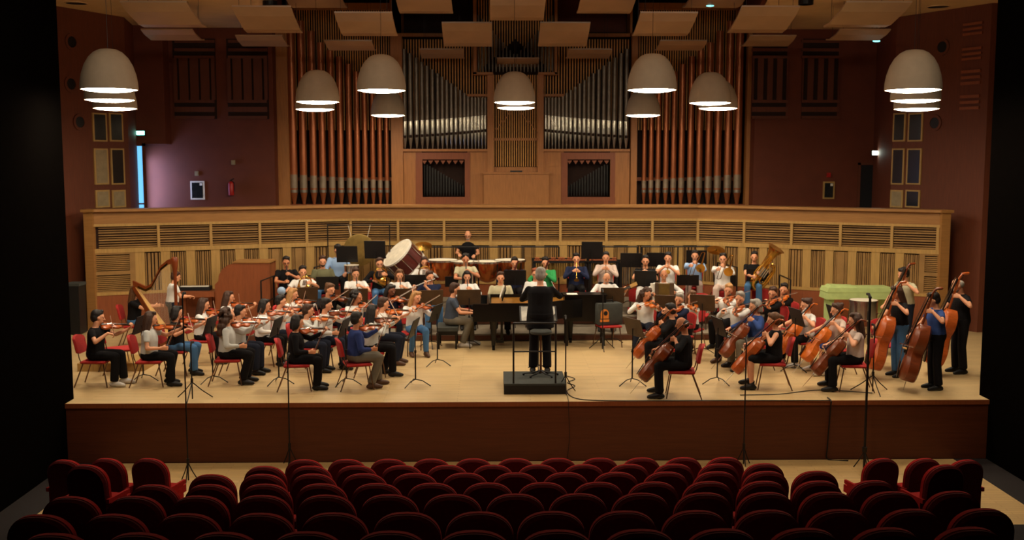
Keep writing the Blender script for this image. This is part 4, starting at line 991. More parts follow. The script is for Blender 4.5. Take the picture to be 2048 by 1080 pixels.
# ---- first and second violins, left of the conductor
PP(192, 622, 0, 'violin', 'in black t-shirt and grey shoes, seated far left front', 92, hair='short', hc='k', top='K', slv='s', leg='K', shoe='w', sc=1.0, f=.42)
PP(300, 625, 0, 'vlow', 'with long brown hair and grey blouse in front', 86, hair='long', hc='b', top='G', slv='s', leg='K', f=.5, sc=.98)
PP(352, 614, 0, 'violin', 'in black top and blue jeans, behind the grey-bloused violinist', 92, hair='bob', hc='k', top='K', slv='s', leg='J', f=.5, sc=.95)
PP(405, 598, 0, 'violin', 'in white t-shirt with brown hair, right of the harp', 96, hair='long', hc='b', top='W', slv='s', leg='K', f=.3, sc=.95)
PP(455, 584, 0, 'violin', 'in white top before the brown organ console', 100, hair='long', hc='b', top='W', slv='s', leg='D', f=.3, sc=.95)
PP(456, 620, 0, 'vlow', 'with big dark curls and grey top', 84, hair='curly', hc='b', top='G', slv='l', leg='K', legs='wide', f=.45, sc=1.0, legsway=.1)
PP(478, 612, 0, 'violin', 'in grey shirt hidden behind the curly-haired violinist', 94, hair='short', hc='k', top='G', slv='l', leg='D', f=.2, sc=.96)
PP(528, 600, 0, 'vlow', 'in white shirt with short black hair, third desk', 95, hair='bob', hc='k', top='W', slv='l', leg='K', f=.4, sc=.96)
PP(559, 592, 0, 'violin', 'in white shirt and dark curls behind the third desk', 100, hair='short', hc='k', top='W', slv='s', leg='D', f=.25, sc=.95)
PP(583, 578, 0, 'violin', 'fair-haired in white blouse under the pale blue ball', 112, hair='long', hc='f', top='W', slv='l', leg='J', f=.3, sc=.95)
PP(594, 632, 0, 'vlow', 'in black suit with dark bobbed hair', 84, hair='bob', hc='k', top='K', slv='l', leg='K', legs='wide', f=.5, sc=.97)
PP(614, 610, 0, 'violin', 'brown-haired in dark top behind the black-suited violinist', 98, hair='short', hc='b', top='G', slv='l', leg='D', f=.2, sc=.95, varn='varno')
PP(651, 598, 0, 'vlow', 'leaning man in white shirt, bow held low', 104, hair='short', hc='k', top='W', slv='l', leg='D', f=.42, sc=1., varn='varnd')
PP(656, 568, 0, 'violin', 'facing the camera below the olive shirt', 150, hair='bun', hc='n', top='K', slv='l', leg='D', f=.3, sc=1.02, varn='varnd')
PP(714, 626, 0, 'vlow', 'in blue shirt and grey trousers near the podium', 72, hair='short', hc='k', top='B', slv='l', leg='Y', shoe='b', f=.48, sc=1.0, skin='m')
PP(711, 584, 0, 'violin', 'with dark curly hair and white sleeve, mid left', 140, hair='curly', hc='k', top='W', slv='s', leg='D', f=.3, sc=.96, skin='m')
PP(744, 612, 0, 'violin', 'with long black hair beside the concertmaster', 84, hair='long', hc='k', top='G', slv='l', leg='K', f=.3, sc=.98, varn='varnd')
PP(765, 596, 0, 'violin', 'in white shirt with golden violin, slate jeans', 96, hair='short', hc='b', top='W', slv='s', leg='D', f=.35, sc=.98, varn='varno', shoe='b')
PP(778, 570, 0, 'violin', 'with dark skin and braided hair in mid left', 160, hair='long', hc='k', top='N', slv='s', leg='D', f=.2, sc=1.0, skin='d')
PP(829, 584, 0, 'violin', 'blonde in white lace blouse and blue jeans', 160, hair='long', hc='f', top='W', slv='l', leg='J', legs='slim', shoe='b', f=.25, sc=.97)
# ---- woodwind rows
PP(572, 514, .34, 'clarinet', 'in black polo with glasses, far left of winds', 165, hair='short', hc='k', top='K', slv='s', leg='K', glasses=True, skin='m', sc=1.02)
PP(605, 533, .15, 'horn', 'in white shirt with dark fringe, behind the olive stand', 160, sc=1.03, hair='short', hc='k', top='W', slv='s', leg='K')
PP(645, 513, .34, 'rest', 'in olive shirt with beard, left winds', 168, hair='short', hc='b', top='O', slv='s', leg='J', beard='b', sc=1.02)
PP(711, 537, .15, 'clarinet', 'in plain white shirt with dark hair, left winds', 165, hair='short', hc='b', top='W', slv='s', leg='D')
PP(759, 517, .34, 'horn', 'in black with glasses, silver horn beside the bass drum', 170, hair='short', hc='b', top='K', slv='l', leg='J', glasses=True)
PP(799, 540, .15, 'clarinet', 'fair long-haired in white t-shirt, left of the flautist', 170, hair='long', hc='n', top='W', slv='s', leg='K', sc=.97)
PP(849, 515, .34, 'horn', 'in white blouse below the bass drum', 175, hair='bob', hc='b', top='W', slv='l', leg='K', sc=.97)
PP(861, 543, .15, 'flute', 'in navy t-shirt playing flute', 165, hair='short', hc='b', top='N', slv='s', leg='J')
PP(931, 508, .46, 'clarinet', 'in khaki shirt standing out before the timpani', 175, hair='short', hc='k', top='T', slv='s', leg='K', skin='m')
PP(934, 543, .15, 'clarinet', 'with long dark hair and white blouse, behind the pianist', 175, hair='long', hc='k', top='W', slv='l', leg='K', sc=.97)
PP(1001, 545, .15, 'rest', 'in beige t-shirt with orange strap behind the piano', 178, hair='short', hc='b', top='T', slv='s', leg='K')
PP(1029, 515, .34, 'bassoon', 'in dark blue sweater above the black stand', 178, hair='short', hc='k', top='N', slv='l', leg='K')
PP(1071, 538, .15, 'rest', 'red-haired with glasses and white scarf behind conductor', 182, hair='short', hc='r', top='W', slv='l', leg='K', glasses=True)
PP(1091, 515, .34, 'bassoon', 'in bright green jacket behind the conductor', 184, hair='short', hc='k', top='E', slv='l', leg='K')
PP(1153, 508, .46, 'trumpet', 'in dark suit, trumpet held downwards', 184, hair='short', hc='k', top='N', slv='l', leg='K', f=.9)
PP(1212, 505, .46, 'trumpet', 'in dark jacket with trumpet behind the guitarist', 186, hair='short', hc='k', top='P', slv='l', leg='K', f=.7)
PP(1212, 542, .15, 'guitar', 'bald on top in white shirt playing guitar', 184, hair='fringe', hc='g', top='W', slv='l', leg='K', beard='g')
PP(1291, 512, .34, 'trumpet', 'in black t-shirt and glasses behind the accordionist', 188, hair='short', hc='k', top='K', slv='s', leg='W', glasses=True, f=.5, sc=1.03)
PP(1336, 506, .46, 'trumpet', 'in white shirt, dark hair, between stands at right', 190, hair='short', hc='k', top='W', slv='s', leg='K', f=.2)
PP(1328, 540, .15, 'accordion', 'bald in white shirt playing accordion', 188, hair='fringe', hc='g', top='W', slv='l', leg='K', skin='m')
PP(1390, 502, .46, 'trombone', 'in light blue shirt with trombone', 192, hair='short', hc='k', top='L', slv='l', leg='P')
PP(1446, 508, .46, 'trombone', 'in white shirt with glasses and trombone', 194, hair='short', hc='k', top='W', slv='l', leg='P', glasses=True)
PP(1509, 504, .46, 'tuba', 'in black t-shirt playing tuba', 196, hair='short', hc='k', top='K', slv='s', leg='J')
# ---- soloist, pianist, harp, keyboards, percussion
PP(905, 567, 0, 'piano', 'in navy polo and grey trousers at the grand piano', 88, hair='short', hc='b', top='V', slv='s', leg='Y', shoe='w', chair=False, glasses=True, sc=1.02)
PP(270, 573, 0, 'harp', 'fair-haired in black t-shirt playing the harp', 84, hair='long', hc='n', top='K', slv='s', leg='J', sc=.97)
PP(346, 543, .0, 'perc', 'in white t-shirt at the keyboard behind harp', 60, hair='short', hc='b', top='W', slv='s', leg='D', sc=.9, stand=True)
PP(936, 459, .46, 'perc', 'bald with white beard standing at the timpani', 182, hair='none', top='K', slv='s', leg='K', beard='g', glasses=True, sc=1.0, fat=.12)
PP(676, 489, .46, 'perc', 'in light blue shirt behind the left black stands', 175, hair='short', hc='k', top='L', slv='l', leg='K', sc=1.08, glasses=True, stand=False)
# ---- conductor placed separately ---- violas and cellos, right
PP(1291, 578, 0, 'viola', 'with big dark curls and orange viola, right of stage', 195, hair='curly', hc='b', top='W', slv='l', leg='D', shoe='w', varn='varno', f=.3, sc=.98, skin='m')
PP(1357, 586, 0, 'viola', 'greying in navy shirt, tilted viola', 230, hair='short', hc='g', top='N', slv='l', leg='K', f=.3)
PP(1381, 582, 0, 'viola', 'fair-haired woman in white with yellow-brown viola', 215, hair='long', hc='n', top='W', slv='l', leg='K', varn='varno', f=.3, sc=.95)
PP(1455, 568, 0, 'viola', 'reddish fair-haired in white, dark bow hand raised', 225, hair='bun', hc='f', top='W', slv='l', leg='K', f=.25, sc=1.02)
PP(1478, 584, 0, 'viola', 'grey-haired man in white patterned shirt', 232, hair='short', hc='g', top='W', slv='l', leg='K', f=.3, sc=1.04, varn='varn', shoe='b')
PP(1544, 574, 0, 'viola', 'with glasses and dark hair in black, right of tuba', 235, hair='short', hc='b', top='K', slv='l', leg='K', f=.4, glasses=True)
PP(1566, 567, 0, 'viola', 'in black beside the railing with orange viola', 230, hair='short', hc='k', top='K', slv='l', leg='K', f=.4, varn='varno')
PP(1338, 608, 0, 'cello', 'dark-haired cellist half hidden by the bald cellist', 285, hair='short', hc='k', top='K', slv='l', leg='K', shoe='w', sc=.97, varn='varn')
PP(1363, 634, 0, 'cello', 'bald in black shirt with cello, front right', 278, hair='fringe', hc='k', top='K', slv='h', leg='K', skin='m', sc=1.02, varn='varnd')
PP(1509, 600, 0, 'cello', 'grey-haired in blue shirt with dark cello', 262, hair='bob', hc='g', top='U', slv='l', leg='Y', varn='varnd')
PP(1545, 627, 0, 'cello', 'in black sleeveless top with golden cello, front right', 280, hair='pony', hc='n', top='K', slv='n', leg='K', legs='shorts', varn='varn', sc=.99)
PP(1611, 598, 0, 'cello', 'with hair bun and white top, orange cello', 255, hair='bun', hc='b', top='W', slv='s', leg='K', shoe='w', varn='varno', sc=.97)
PP(1672, 608, 0, 'cello', 'in pale pink top and blue shorts with cello', 262, hair='bun', hc='b', top='P', slv='s', leg='B', legs='shorts', varn='varno', shoe='w', sc=.98)
PP(1708, 628, 0, 'cello', 'long-haired in pinkish top with cello, far right front', 280, hair='long', hc='b', top='P', slv='s', leg='K', varn='varnd', sc=1.0)
# ---- double basses
PP(1812, 535, 0, 'bass', 'tall in white t-shirt with double bass at the back', 250, hair='short', hc='k', top='T', slv='s', leg='D', sc=1.02, varn='varnd')
PP(1799, 572, 0, 'bass', 'long-haired in black t-shirt with double bass', 262, hair='long', hc='b', top='K', slv='s', leg='J', sc=.97, varn='varn')
PP(1873, 585, 0, 'bass', 'in blue shirt with brown double bass, right edge', 268, hair='short', hc='k', top='U', slv='s', leg='K', sc=.98, varn='varnd')
PP(1922, 555, 0, 'bass', 'bald and bearded bassist in black at right edge', 262, hair='fringe', hc='g', top='K', slv='s', leg='K', sc=1.04, varn='varn', beard='g')
POS = {}
def zfloor(p, zf):
    return zf
for px, py, zf, pose, who, head, k in PEOPLE:
    st = k.get('stand', pose in STAND_H)
    base = seat_at(px, py, zf, k.get('sc', 1.), st)
    h = head if head is not None else toward(base)
    POS[who] = base
    # the head sits a little in front of the seat
    off = Matrix.Rotation(-rad(h), 4, 'Z') @ V((0, .04, 0)); base = base-off
    person(who, base, h, pose, **k)
print('POS', {w[:30]: tuple(round(c, 2) for c in p) for w, p in POS.items()})
CR = person('in black suit standing on the podium, back to the camera', CND, 4, 'conduct', sc=1.085, hair='short', hc='g', top='K', slv='l', leg='K', fat=.18, label='conductor person in black suit standing on the podium, back to the camera')[0]
b = mb(); b.X = Matrix.Translation((0, 0, .95)); n = 14
b.rings([[((rx)*math.cos(2*math.pi*j/n), ry*math.sin(2*math.pi*j/n), z) for j in range(n)] for z, rx, ry in ((-.2, .225, .17), (-.05, .22, .168), (.1, .205, .16))]); b.build('jacket_skirt', cmat('K'), CR, smooth='auto')
# ================================================================== OTHER STAGE THINGS
# podium with rail
f0, f1 = atz(1008, 789, 0), atz(1133, 789, 0); pw = f1.x-f0.x
e = empty('conductor_podium', ((f0.x+f1.x)/2, f0.y+.5, 0), label='black carpeted podium under the conductor', cat='podium')
b = mb(); b.box((-pw/2, -.5, 0), (pw/2, .55, .15)); b.build('base', M['blkp'], e)
b = mb(); b.box((-pw/2, -.5, .15), (pw/2, .55, .18)); b.build('top', M['cover'], e)
b = mb()
for x in (-pw/2+.16, pw/2-.18): b.tube([(x, -.46, .18), (x, -.46, 1.2)], .016, 8)
b.tube([(-pw/2+.16, -.46, 1.2), (pw/2-.18, -.46, 1.2)], .016, 8); b.tube([(-pw/2+.16, -.46, .72), (pw/2-.18, -.46, .72)], .012, 8)
b.build('guard_rail', M['blk'], e)
# conductor's stand (five-star foot) and the stick
ST5 = empty('conductor_music_stand', (CND.x-.02, CND.y+.32, .18), rz=math.pi, label="black music stand before the conductor holding an open score", cat='music stand')
b = mb(); b.X = Matrix.Translation((0, 0, 1.0)) @ Matrix.Rotation(rad(60), 4, 'X'); b.box((-.33, -.008, -.22), (.33, .008, .22)); b.build('desk', M['desk'], ST5)
b = mb(); b.X = Matrix.Translation((0, 0, 1.0)) @ Matrix.Rotation(rad(60), 4, 'X'); b.box((-.3, -.03, -.2), (-.01, .008, .2)); b.box((.01, -.03, -.2), (.3, .008, .2)); b.build('open_score', M['white'], ST5)
b = mb(); b.tube([(0, 0, .04), (0, 0, 1.0)], .014, 8); b.build('shaft', M['blk'], ST5)
for k in range(3):
    a_ = rad(120*k+90); b = mb(); b.tube([(0, 0, .08), (.2*math.cos(a_), .2*math.sin(a_), .015)], [.012, .009], 6); b.build('leg', M['blk'], ST5)
STL = empty('conductor_stool', (CND.x, CND.y-.27, .18), label='black swivel stool with star foot behind the conductor on the podium', cat='stool')
b = mb(); b.lathe([(0, .74), (.17, .74), (.19, .76), (.19, .79), (.16, .81), (0, .81)], 24); b.build('seat', M['cover'], STL, smooth='auto')
b = mb(); b.tube([(0, 0, .06), (0, 0, .45)], .022, 10); b.tube([(0, 0, .45), (0, 0, .74)], .014, 10); b.build('column', M['tube'], STL)
for k in range(5):
    a_ = rad(72*k+90); b = mb(); b.tube([(0, 0, .1), (.12*math.cos(a_), .12*math.sin(a_), .06), (.31*math.cos(a_), .31*math.sin(a_)*.7, .03)], [.018, .014, .01], 6); b.ell((.31*math.cos(a_), .31*math.sin(a_)*.7, .02), (.022, .022, .02), 8, 6); b.build('leg', M['blk'], STL)
b = mb(); b.tube([(0, 0, 0), (.36, 0, 0)], [.004, .0015], 5); b.ell((0, 0, 0), (.018, .01, .01), 8, 6); o = b.build('baton', M['white']); tag(o, "thin white baton in the conductor's right hand", 'baton')
o.matrix_world = Matrix.Translation(CND) @ Matrix.Rotation(rad(-4), 4, 'Z') @ basis((.25, .58, 1.43), (-.2, 1, .25), (0, 0, 1))

# music stands: desk centre pixel, floor height, player side
def stand(px, py, zf, lab, k='k', face=None, zc=1.02, sc=1., Y=None):
    if Y: p = aty(px, py, Y); zc = p.z-zf
    else: p = atz(px, py, zf+zc)
    p = V((p.x, p.y, zf)); sc = zc/1.02
    h = face if face is not None else toward(p)
    STD[k].put(Matrix.Translation(p) @ Matrix.Rotation(-rad(h), 4, 'Z') @ Matrix.Diagonal((1, 1, sc, 1)), lab, 'music stand')
for a_ in [
 (694, 508, .46, 'black music stand before the blue-shirted percussionist', 'k', 180, 1.2, 1, 24.75), (750, 499, .46, 'black music stand left of the bass drum', 'k', 182, 1.2, 1, 24.7),
 (655, 566, .15, 'dark music stand under the olive-shirted player', 'k', 175, 1.02, 1, 23.7), (612, 589, 0, 'brown music stand below the white-shirted horn player', 'b', 165, 1.05),
 (712, 592, 0, 'brown music stand before the plain white shirt at left winds', 'b', 170, 1.05), (831, 560, .34, 'black music stand before the white-bloused horn player', 'k', 175, 1.05, 1, 23.95),
 (862, 595, 0, 'brown music stand before the flautist', 'b', 172, 1.05), (912, 563, .34, 'black music stand before the khaki shirt', 'k', 178, 1.05, 1, 23.9), (938, 594, 0, 'brown music stand behind the pianist', 'b', 176, 1.05),
 (800, 592, 0, 'brown music stand below the fair long-haired clarinettist', 'b', 172, 1.05),
 (1030, 555, .15, 'black music stand before the dark blue sweater', 'k', 180, 1.05, 1, 23.6), (1155, 566, .34, 'black music stand before the downward trumpet', 'k', 184, 1.05, 1, 23.9),
 (1184, 500, .46, 'black music stand standing high behind the brass row', 'k', 184, 1.25, 1, 24.9), (1262, 520, .46, 'black music stand right of the guitarist', 'k', 186, 1.1, 1, 24.6),
 (1314, 519, .46, 'black music stand between trumpet players at right', 'k', 190, 1.1, 1, 24.8), (1291, 556, .15, 'black music stand left of the accordion', 'k', 188, 1.05, 1, 23.5),
 (1376, 560, .34, 'dark music stand under the light blue shirt', 'k', 192, 1.05, 1, 23.9), (1450, 560, .34, 'dark music stand under the white shirt with glasses', 'k', 194, 1.05, 1, 23.9),
 (1515, 550, .34, 'black music stand before the tuba', 'k', 196, 1.05, 1, 24.), (1393, 514, .46, 'black music stand behind the light blue shirt', 'k', 192, 1.25, 1, 25.4),
 (1405, 605, 0, 'brown music stand between the violas and the accordion', 'b', 200, 1.05), (1335, 606, 0, 'brown music stand below the accordion', 'b', 196, 1.05), (1225, 590, 0, 'brown music stand below the guitarist', 'b', 184, 1.05),
 ]: stand(*a_)
def stand_at_foot(px, py, h, lab, k='k', tilt=0):
    p = atz(px, py, 0); STD[k].put(TR(p, -rad(h)), lab, 'music stand')
for px, py, h, lab, k in [(829, 772, 99, 'black music stand with tripod foot, alone near the podium', 'k'), (873, 731, 108, 'black music stand in front of the blonde violinist', 'k'), (691, 770, 98, 'black music stand beside the black-suited violinist', 'k'),
 (556, 768, 96, 'black music stand in front of the curly-haired violinist', 'k'), (424, 765, 96, 'black music stand between front-row violinists at left', 'k'), (285, 762, 95, 'black music stand between the two leftmost violinists', 'k'),
 (1266, 770, -118, 'brown music stand with large desk left of the front cellists', 'b'), (1436, 768, -100, 'black music stand between the front cellists', 'k'), (1590, 742, -100, 'black music stand behind the sleeveless cellist', 'k'), (1665, 735, -98, 'black music stand near the blue-shorts cellist', 'k')]:
    stand_at_foot(px, py, h, lab, k)

# tall microphone stands
def mic(px, py, zf, h, lab, tri=True, head=True, r=.011, foot=.32):
    p = atz(px, py, zf); e = empty('microphone_stand', p, label=lab, cat='microphone stand')
    b = mb(); b.tube([(0, 0, .02), (0, 0, h)], r, 8); b.tube([(0, 0, .28), (0, 0, .36)], r*2, 8); b.build('pole', M['blk'], e)
    for k in range(3):
        a_ = rad(30+120*k); b = mb(); b.tube([(0, 0, .3), (foot*.5*math.cos(a_), foot*.5*math.sin(a_), .14), (foot*math.cos(a_), foot*math.sin(a_), .012)], .009, 6); b.build('leg', M['blk'], e)
    if head: b = mb(); b.tube([(0, 0, h), (0, .05, h+.05), (0, .12, h+.04)], [r*1.4, .018, .024], 8, dome=True); b.build('microphone', M['blk'], e)
    return e
mic(377, 963, ZH, 2.85, 'tall thin microphone stand on the hall floor at left', foot=.14)
mic(580, 930, ZH, 1.75, 'short microphone pole behind the seats at left', foot=.13)
mic(1487, 930, ZH, 2.0, 'slim microphone pole behind the seats at right', foot=.13)
mic(1728, 938, ZH, 2.75, 'thick tall microphone stand at far right of hall floor', r=.02, foot=.16)
mic(1131, 786, 0, 1.25, 'microphone stand touching the right corner of the podium', foot=.2)
mic(1749, 640, 0, 1.5, 'microphone stand before the lime covered keyboard', foot=.3)
mic(1745, 785, 0, 1.1, 'low microphone stand with tripod by the basses', foot=.36)
mic(385, 800, 0, .9, 'low microphone stand with wide tripod at stage edge, left', foot=.33)
mic(1205, 700, 0, 1.2, 'microphone stand at the tail of the piano', foot=.3)
# cables
def cable(pts, lab, r=.008):
    pts = [V(p) for p in pts]; q = []
    for i in range(len(pts)-1):
        p0, p1, p2, p3 = pts[max(i-1, 0)], pts[i], pts[i+1], pts[min(i+2, len(pts)-1)]
        for k in range(6):
            t = k/6; q.append(.5*((2*p1)+(-p0+p2)*t+(2*p0-5*p1+4*p2-p3)*t*t+(-p0+3*p1-3*p2+p3)*t**3))
    q.append(pts[-1]); b = mb(); b.tube(q, r, 6); o = b.build('cable', M['blk']); tag(o, lab, 'cable'); return o
g = lambda x, y, z=.009: atz(x, y, z)
cable([g(1134, 752), g(1150, 758), g(1135, 765), g(1150, 772), g(1134, 782), g(1150, 796), g(1200, 801), g(1320, 801.5), g(1480, 801), g(1660, 801)], 'black cable running from the podium along the stage edge to the right')
cable([g(1134, 790), g(1137, 802), V((atz(1137, 803, 0).x, YF-.025, -.1)), V((atz(1139, 803, 0).x, YF-.025, -.6)), V((atz(1134, 803, 0).x, YF-.03, ZH+.01))], 'thin cable hanging down the stage front below the podium', .005)
cable([g(1655, 795), g(1662, 802), V((atz(1664, 803, 0).x, YF-.025, -.12)), V((atz(1660, 803, 0).x, YF-.03, -.75)), V((atz(1662, 803, 0).x, YF-.03, ZH+.012)), V((atz(1700, 803, 0).x, YF-.1, ZH+.012))], 'black cable hanging down the stage front at right', .012)
cable([g(1480, 790), g(1560, 788), g(1640, 780), g(1745, 786)], 'black cable on the floor beneath the right front cellists')
cable([g(1540, 730), g(1600, 736), g(1680, 727), g(1760, 731)], 'black cable on the floor behind the cellos')

# grand piano: keyboard at the left, tail to the right
k0 = atz(948, 703, 0); pz = .62; PX, PY = k0.x+.3, k0.y-.05; PLn, PWd = 2.62, 1.5
e = empty('grand_piano', (PX, PY, 0), label='black concert grand piano in front of the conductor', cat='piano')
def curve(k=0):
    pts = [(x*.8, y) for x, y in [(0, 0), (.9, 0), (1.3, .06), (1.6, .22), (1.9, .42), (2.2, .52), (2.45, .62), (2.6, .85), (2.62, 1.1), (2.55, 1.35), (2.3, 1.5), (0, 1.5)]]
    if not k: return pts
    c = (.96, .85); return [(c[0]+(x-c[0])*(1-k), c[1]+(y-c[1])*(1-k)) for x, y in pts]
b = mb(); o, i_ = curve(), curve(.035)
n = len(o); b.add([(x, y, .62) for x, y in o]+[(x, y, 1.0) for x, y in o]+[(x, y, 1.0) for x, y in i_]+[(x, y, .9) for x, y in i_],
 [tuple(range(n))[::-1]]+[(i, (i+1) % n, n+(i+1) % n, n+i) for i in range(n)]+[(n+i, n+(i+1) % n, 2*n+(i+1) % n, 2*n+i) for i in range(n)]+[(2*n+i, 2*n+(i+1) % n, 3*n+(i+1) % n, 3*n+i) for i in range(n)]+[tuple(range(3*n, 4*n))])
b.box((-.32, 0, .62), (0, .08, .98)); b.box((-.32, 1.42, .62), (0, 1.5, .98)); b.box((-.32, .08, .62), (0, 1.42, .70)); b.build('case', M['lac'], e)
b = mb(); b.prism([(x, y) for x, y in curve(.06)], .905, .93); b.build('plate', M['gold'], e)
b = mb(); b.box((-.2, .1, .70), (-.03, 1.4, .725)); kb = b.build('keyboard', M['white'], e)
b = mb()
for i in range(36):
    if i % 7 not in (2, 6): y = .1+1.3*(i+.85)/36; b.box((-.13, y, .725), (-.03, y+.018, .74))
b.build('black_keys', M['ebony'], kb)
b = mb(); b.box((-.03, .08, .70), (.0, 1.42, .98)); b.build('fallboard', M['lac'], e)
b = mb(); b.X = Matrix.Translation((.28, .75, 1.0)) @ Matrix.Rotation(rad(18), 4, 'Y'); b.box((-.01, -.4, 0), (.01, .4, .25)); b.build('music_desk', M['lac'], e)
b = mb(); b.X = Matrix.Translation((.24, .75, 1.02)) @ Matrix.Rotation(rad(18), 4, 'Y'); b.box((-.01, -.25, 0), (0, .22, .26)); b.build('sheet_music', M['white'], e)
b = mb(); b.prism([(x*.8, y) for x, y in [(1.2, 1.44), (2.25, 1.44), (2.25, 1.52), (1.2, 1.52)]], 1.0, 1.03); b.build('lid_hinge_strip', M['lac'], e)
for x, y in ((.1, .18), (.1, 1.32), (1.75, 1.05)):
    b = mb(); b.tube([(x, y, .62), (x, y, .45), (x, y, .1)], [.085, .06, .04], 10); b.tube([(x-.03, y, .05), (x+.03, y, .05)], .05, 10); b.build('leg', M['lac'], e)
b = mb(); b.box((.25, .65, .12), (.3, .68, .62)); b.box((.25, .82, .12), (.3, .85, .62)); b.box((.15, .6, .08), (.32, .9, .14)); b.build('pedal_lyre', M['lac'], e)
p0 = atz(903, 703, 0); e = empty('piano_bench', (p0.x-.02, p0.y-.1+.1, 0), label='black padded piano bench under the pianist', cat='bench')
e.location = (POS['in navy polo and grey trousers at the grand piano'].x-.12, POS['in navy polo and grey trousers at the grand piano'].y, 0)
b = mb(); b.box((-.2, -.38, .38), (.24, .38, .455)); b.build('cushion', M['cover'], e)
b = mb(); b.box((-.19, -.37, .3), (.23, .37, .38)); b.build('frame', M['lac'], e)
for x in (-.16, .2):
    for y in (-.33, .33): b = mb(); b.box((x-.02, y-.02, 0), (x+.02, y+.02, .3)); b.build('leg', M['lac'], e)
# black celesta right of the conductor
q0, q1 = aty(1128, 590, 22.0), aty(1210, 640, 22.0); w_ = (q1.x-q0.x)/2
e = empty('celesta', ((q0.x+q1.x)/2, 22.0, 0), label='black box-shaped keyboard instrument right of the conductor', cat='keyboard')
b = mb(); b.box((-w_, -.2, q1.z), (w_, .25, q0.z)); b.build('case', M['lac'], e)
b = mb(); b.box((-w_-.02, -.22, q0.z), (w_+.02, .27, q0.z+.03)); b.build('lid', M['lac'], e)
b = mb(); b.box((-w_+.05, .25, q1.z+.1), (w_-.05, .42, q1.z+.16)); b.build('keyboard', M['white'], e)
for x in (-w_+.05, w_-.05):
    for y in (-.16, .2): b = mb(); b.box((x-.03, y-.03, 0), (x+.03, y+.03, q1.z)); b.build('leg', M['lac'], e)
b = mb(); b.box((-w_+.05, -.23, q0.z+.032), (-w_+.27, .0, q0.z+.04)); o = b.build('sheet_music', M['white'], loc=e.location); tag(o, 'white sheets lying on the black keyboard instrument', 'sheet music')
# case with orange emblem on a chair
p0 = atz(1214, 690, 0); e = empty('padded_case', (p0.x, p0.y-.1, .47), rz=rad(14), label='dark grey padded case with orange emblem on a chair by the piano tail', cat='case')
b = mb(); b.rings([[(-.27*k, -.16*k, z), (.27*k, -.16*k, z), (.27*k, .16*k, z), (-.27*k, .16*k, z)] for z, k in ((0, .94), (.03, 1), (.42, 1), (.45, .94))]); b.build('body', M['cover'], e, smooth='auto')
b = mb(); b.X = Matrix.Translation((-.13, -.165, .0)); pts = [(-.09, .14), (.09, .14), (.09, .24)]+[(.09*math.cos(t*math.pi/8), .24+.1*math.sin(t*math.pi/8)) for t in range(1, 8)]+[(-.09, .24)]; b.prism(pts, -.004, .004, 1); em = b.build('emblem', M['emb'], e)
b = mb(); b.X = Matrix.Translation((-.11, -.172, .0)); b.ell((0, 0, .25), (.045, .004, .05), 12, 8); b.build('emblem_dot', M['blkp'], em)
b = mb(); b.X = Matrix.Translation((-.13, -.165, .0)); b.box((-.1, -.006, .07), (.1, .004, .12)); b.build('emblem_band', M['emb'], e)
b = mb(); b.tube([(-.12, -.0, .45), (-.1, 0, .5), (.1, 0, .5), (.12, 0, .45)], .012, 6); b.build('handle', M['blk'], e)
CP.put(TR((p0.x, p0.y-.12, 0), rad(194)), 'red padded chair carrying the grey case', 'chair')
# empty red chairs
for px, py, h, lab in [(236, 745, 60, 'empty red chair with tilted back between the two leftmost violinists'), (1760, 735, 200, 'empty red chair at the right, behind thick microphone stand'), (1600, 640, 215, 'empty red chair by the railing at right'), (1652, 725, 255, 'empty red chair between the orange cellos'),
                       (1396, 668, 200, 'empty red chair behind the viola section'), (745, 650, 140, 'empty red chair behind the golden violin')]:
    CP.put(TR(atz(px, py, 0), -rad(h)), lab, 'chair')
for px, py, h, lab in [(1272, 579, 186, 'empty red chair with its back showing left of the accordion'), (1374, 578, 190, 'empty red chair below the light blue shirt'), (1436, 580, 194, 'empty red chair below the white-shirted trombonist'), (1514, 579, 198, 'empty red chair below the tuba')]:
    p = atz(px, py, .87); p.z = 0; CP.put(TR(p+V((0, -.25, 0)), -rad(h)), lab, 'chair')
# light wooden step at the left
a_, c_ = atz(155, 743, 0), atz(292, 740, 0); b = mb(); b.box((0, 0, 0), (c_.x-a_.x, .9, .15)); o = b.build('wooden_step', M['oak'], loc=(a_.x, a_.y, 0)); tag(o, 'low pale wooden platform on the floor behind the far left chairs', 'platform')

# harp
hb = atz(318, 706, 0); hh = POS['fair-haired in black t-shirt playing the harp']
e = empty('concert_harp', (hh.x+.34, hh.y-.15, 0), rz=rad(-4), label='brown concert harp leaning on the fair-haired harpist', cat='harp')
b = mb(); rs = []
A0, A1 = V((.46, 0, .16)), V((-.30, 0, 1.30)); dd = (A1-A0).normalized(); nn = V((dd.z, 0, -dd.x))
for t in range(7):
    c = A0.lerp(A1, t/6); w = .2-.155*t/6; d = .13-.08*t/6; rs.append([c+V((0, w, 0)), c+V((0, -w, 0)), c+V((0, -w*.75, 0))-nn*d*1.2, c+V((0, 0, 0))-nn*d*1.7, c+V((0, w*.75, 0))-nn*d*1.2])
b.rings(rs); b.build('soundbox', M['varnd'], e)
b = mb(); b.rings([[A0.lerp(A1, t)+V((0, w, 0))+nn*.004, A0.lerp(A1, t)+V((0, -w, 0))+nn*.004, A0.lerp(A1, t)+V((0, -w, 0))+nn*.012, A0.lerp(A1, t)+V((0, w, 0))+nn*.012] for t, w in ((0.02, .18), (.97, .035))]); b.build('soundboard', M['spruce'], e)
b = mb(); b.tube([(.56, 0, .1), (.56, 0, 1.5), (.56, 0, 1.62), (.56, 0, 1.70), (.56, 0, 1.86), (.56, 0, 1.9)], [.035, .032, .045, .06, .075, .05], 14); b.build('column', M['varnd'], e, smooth='auto')
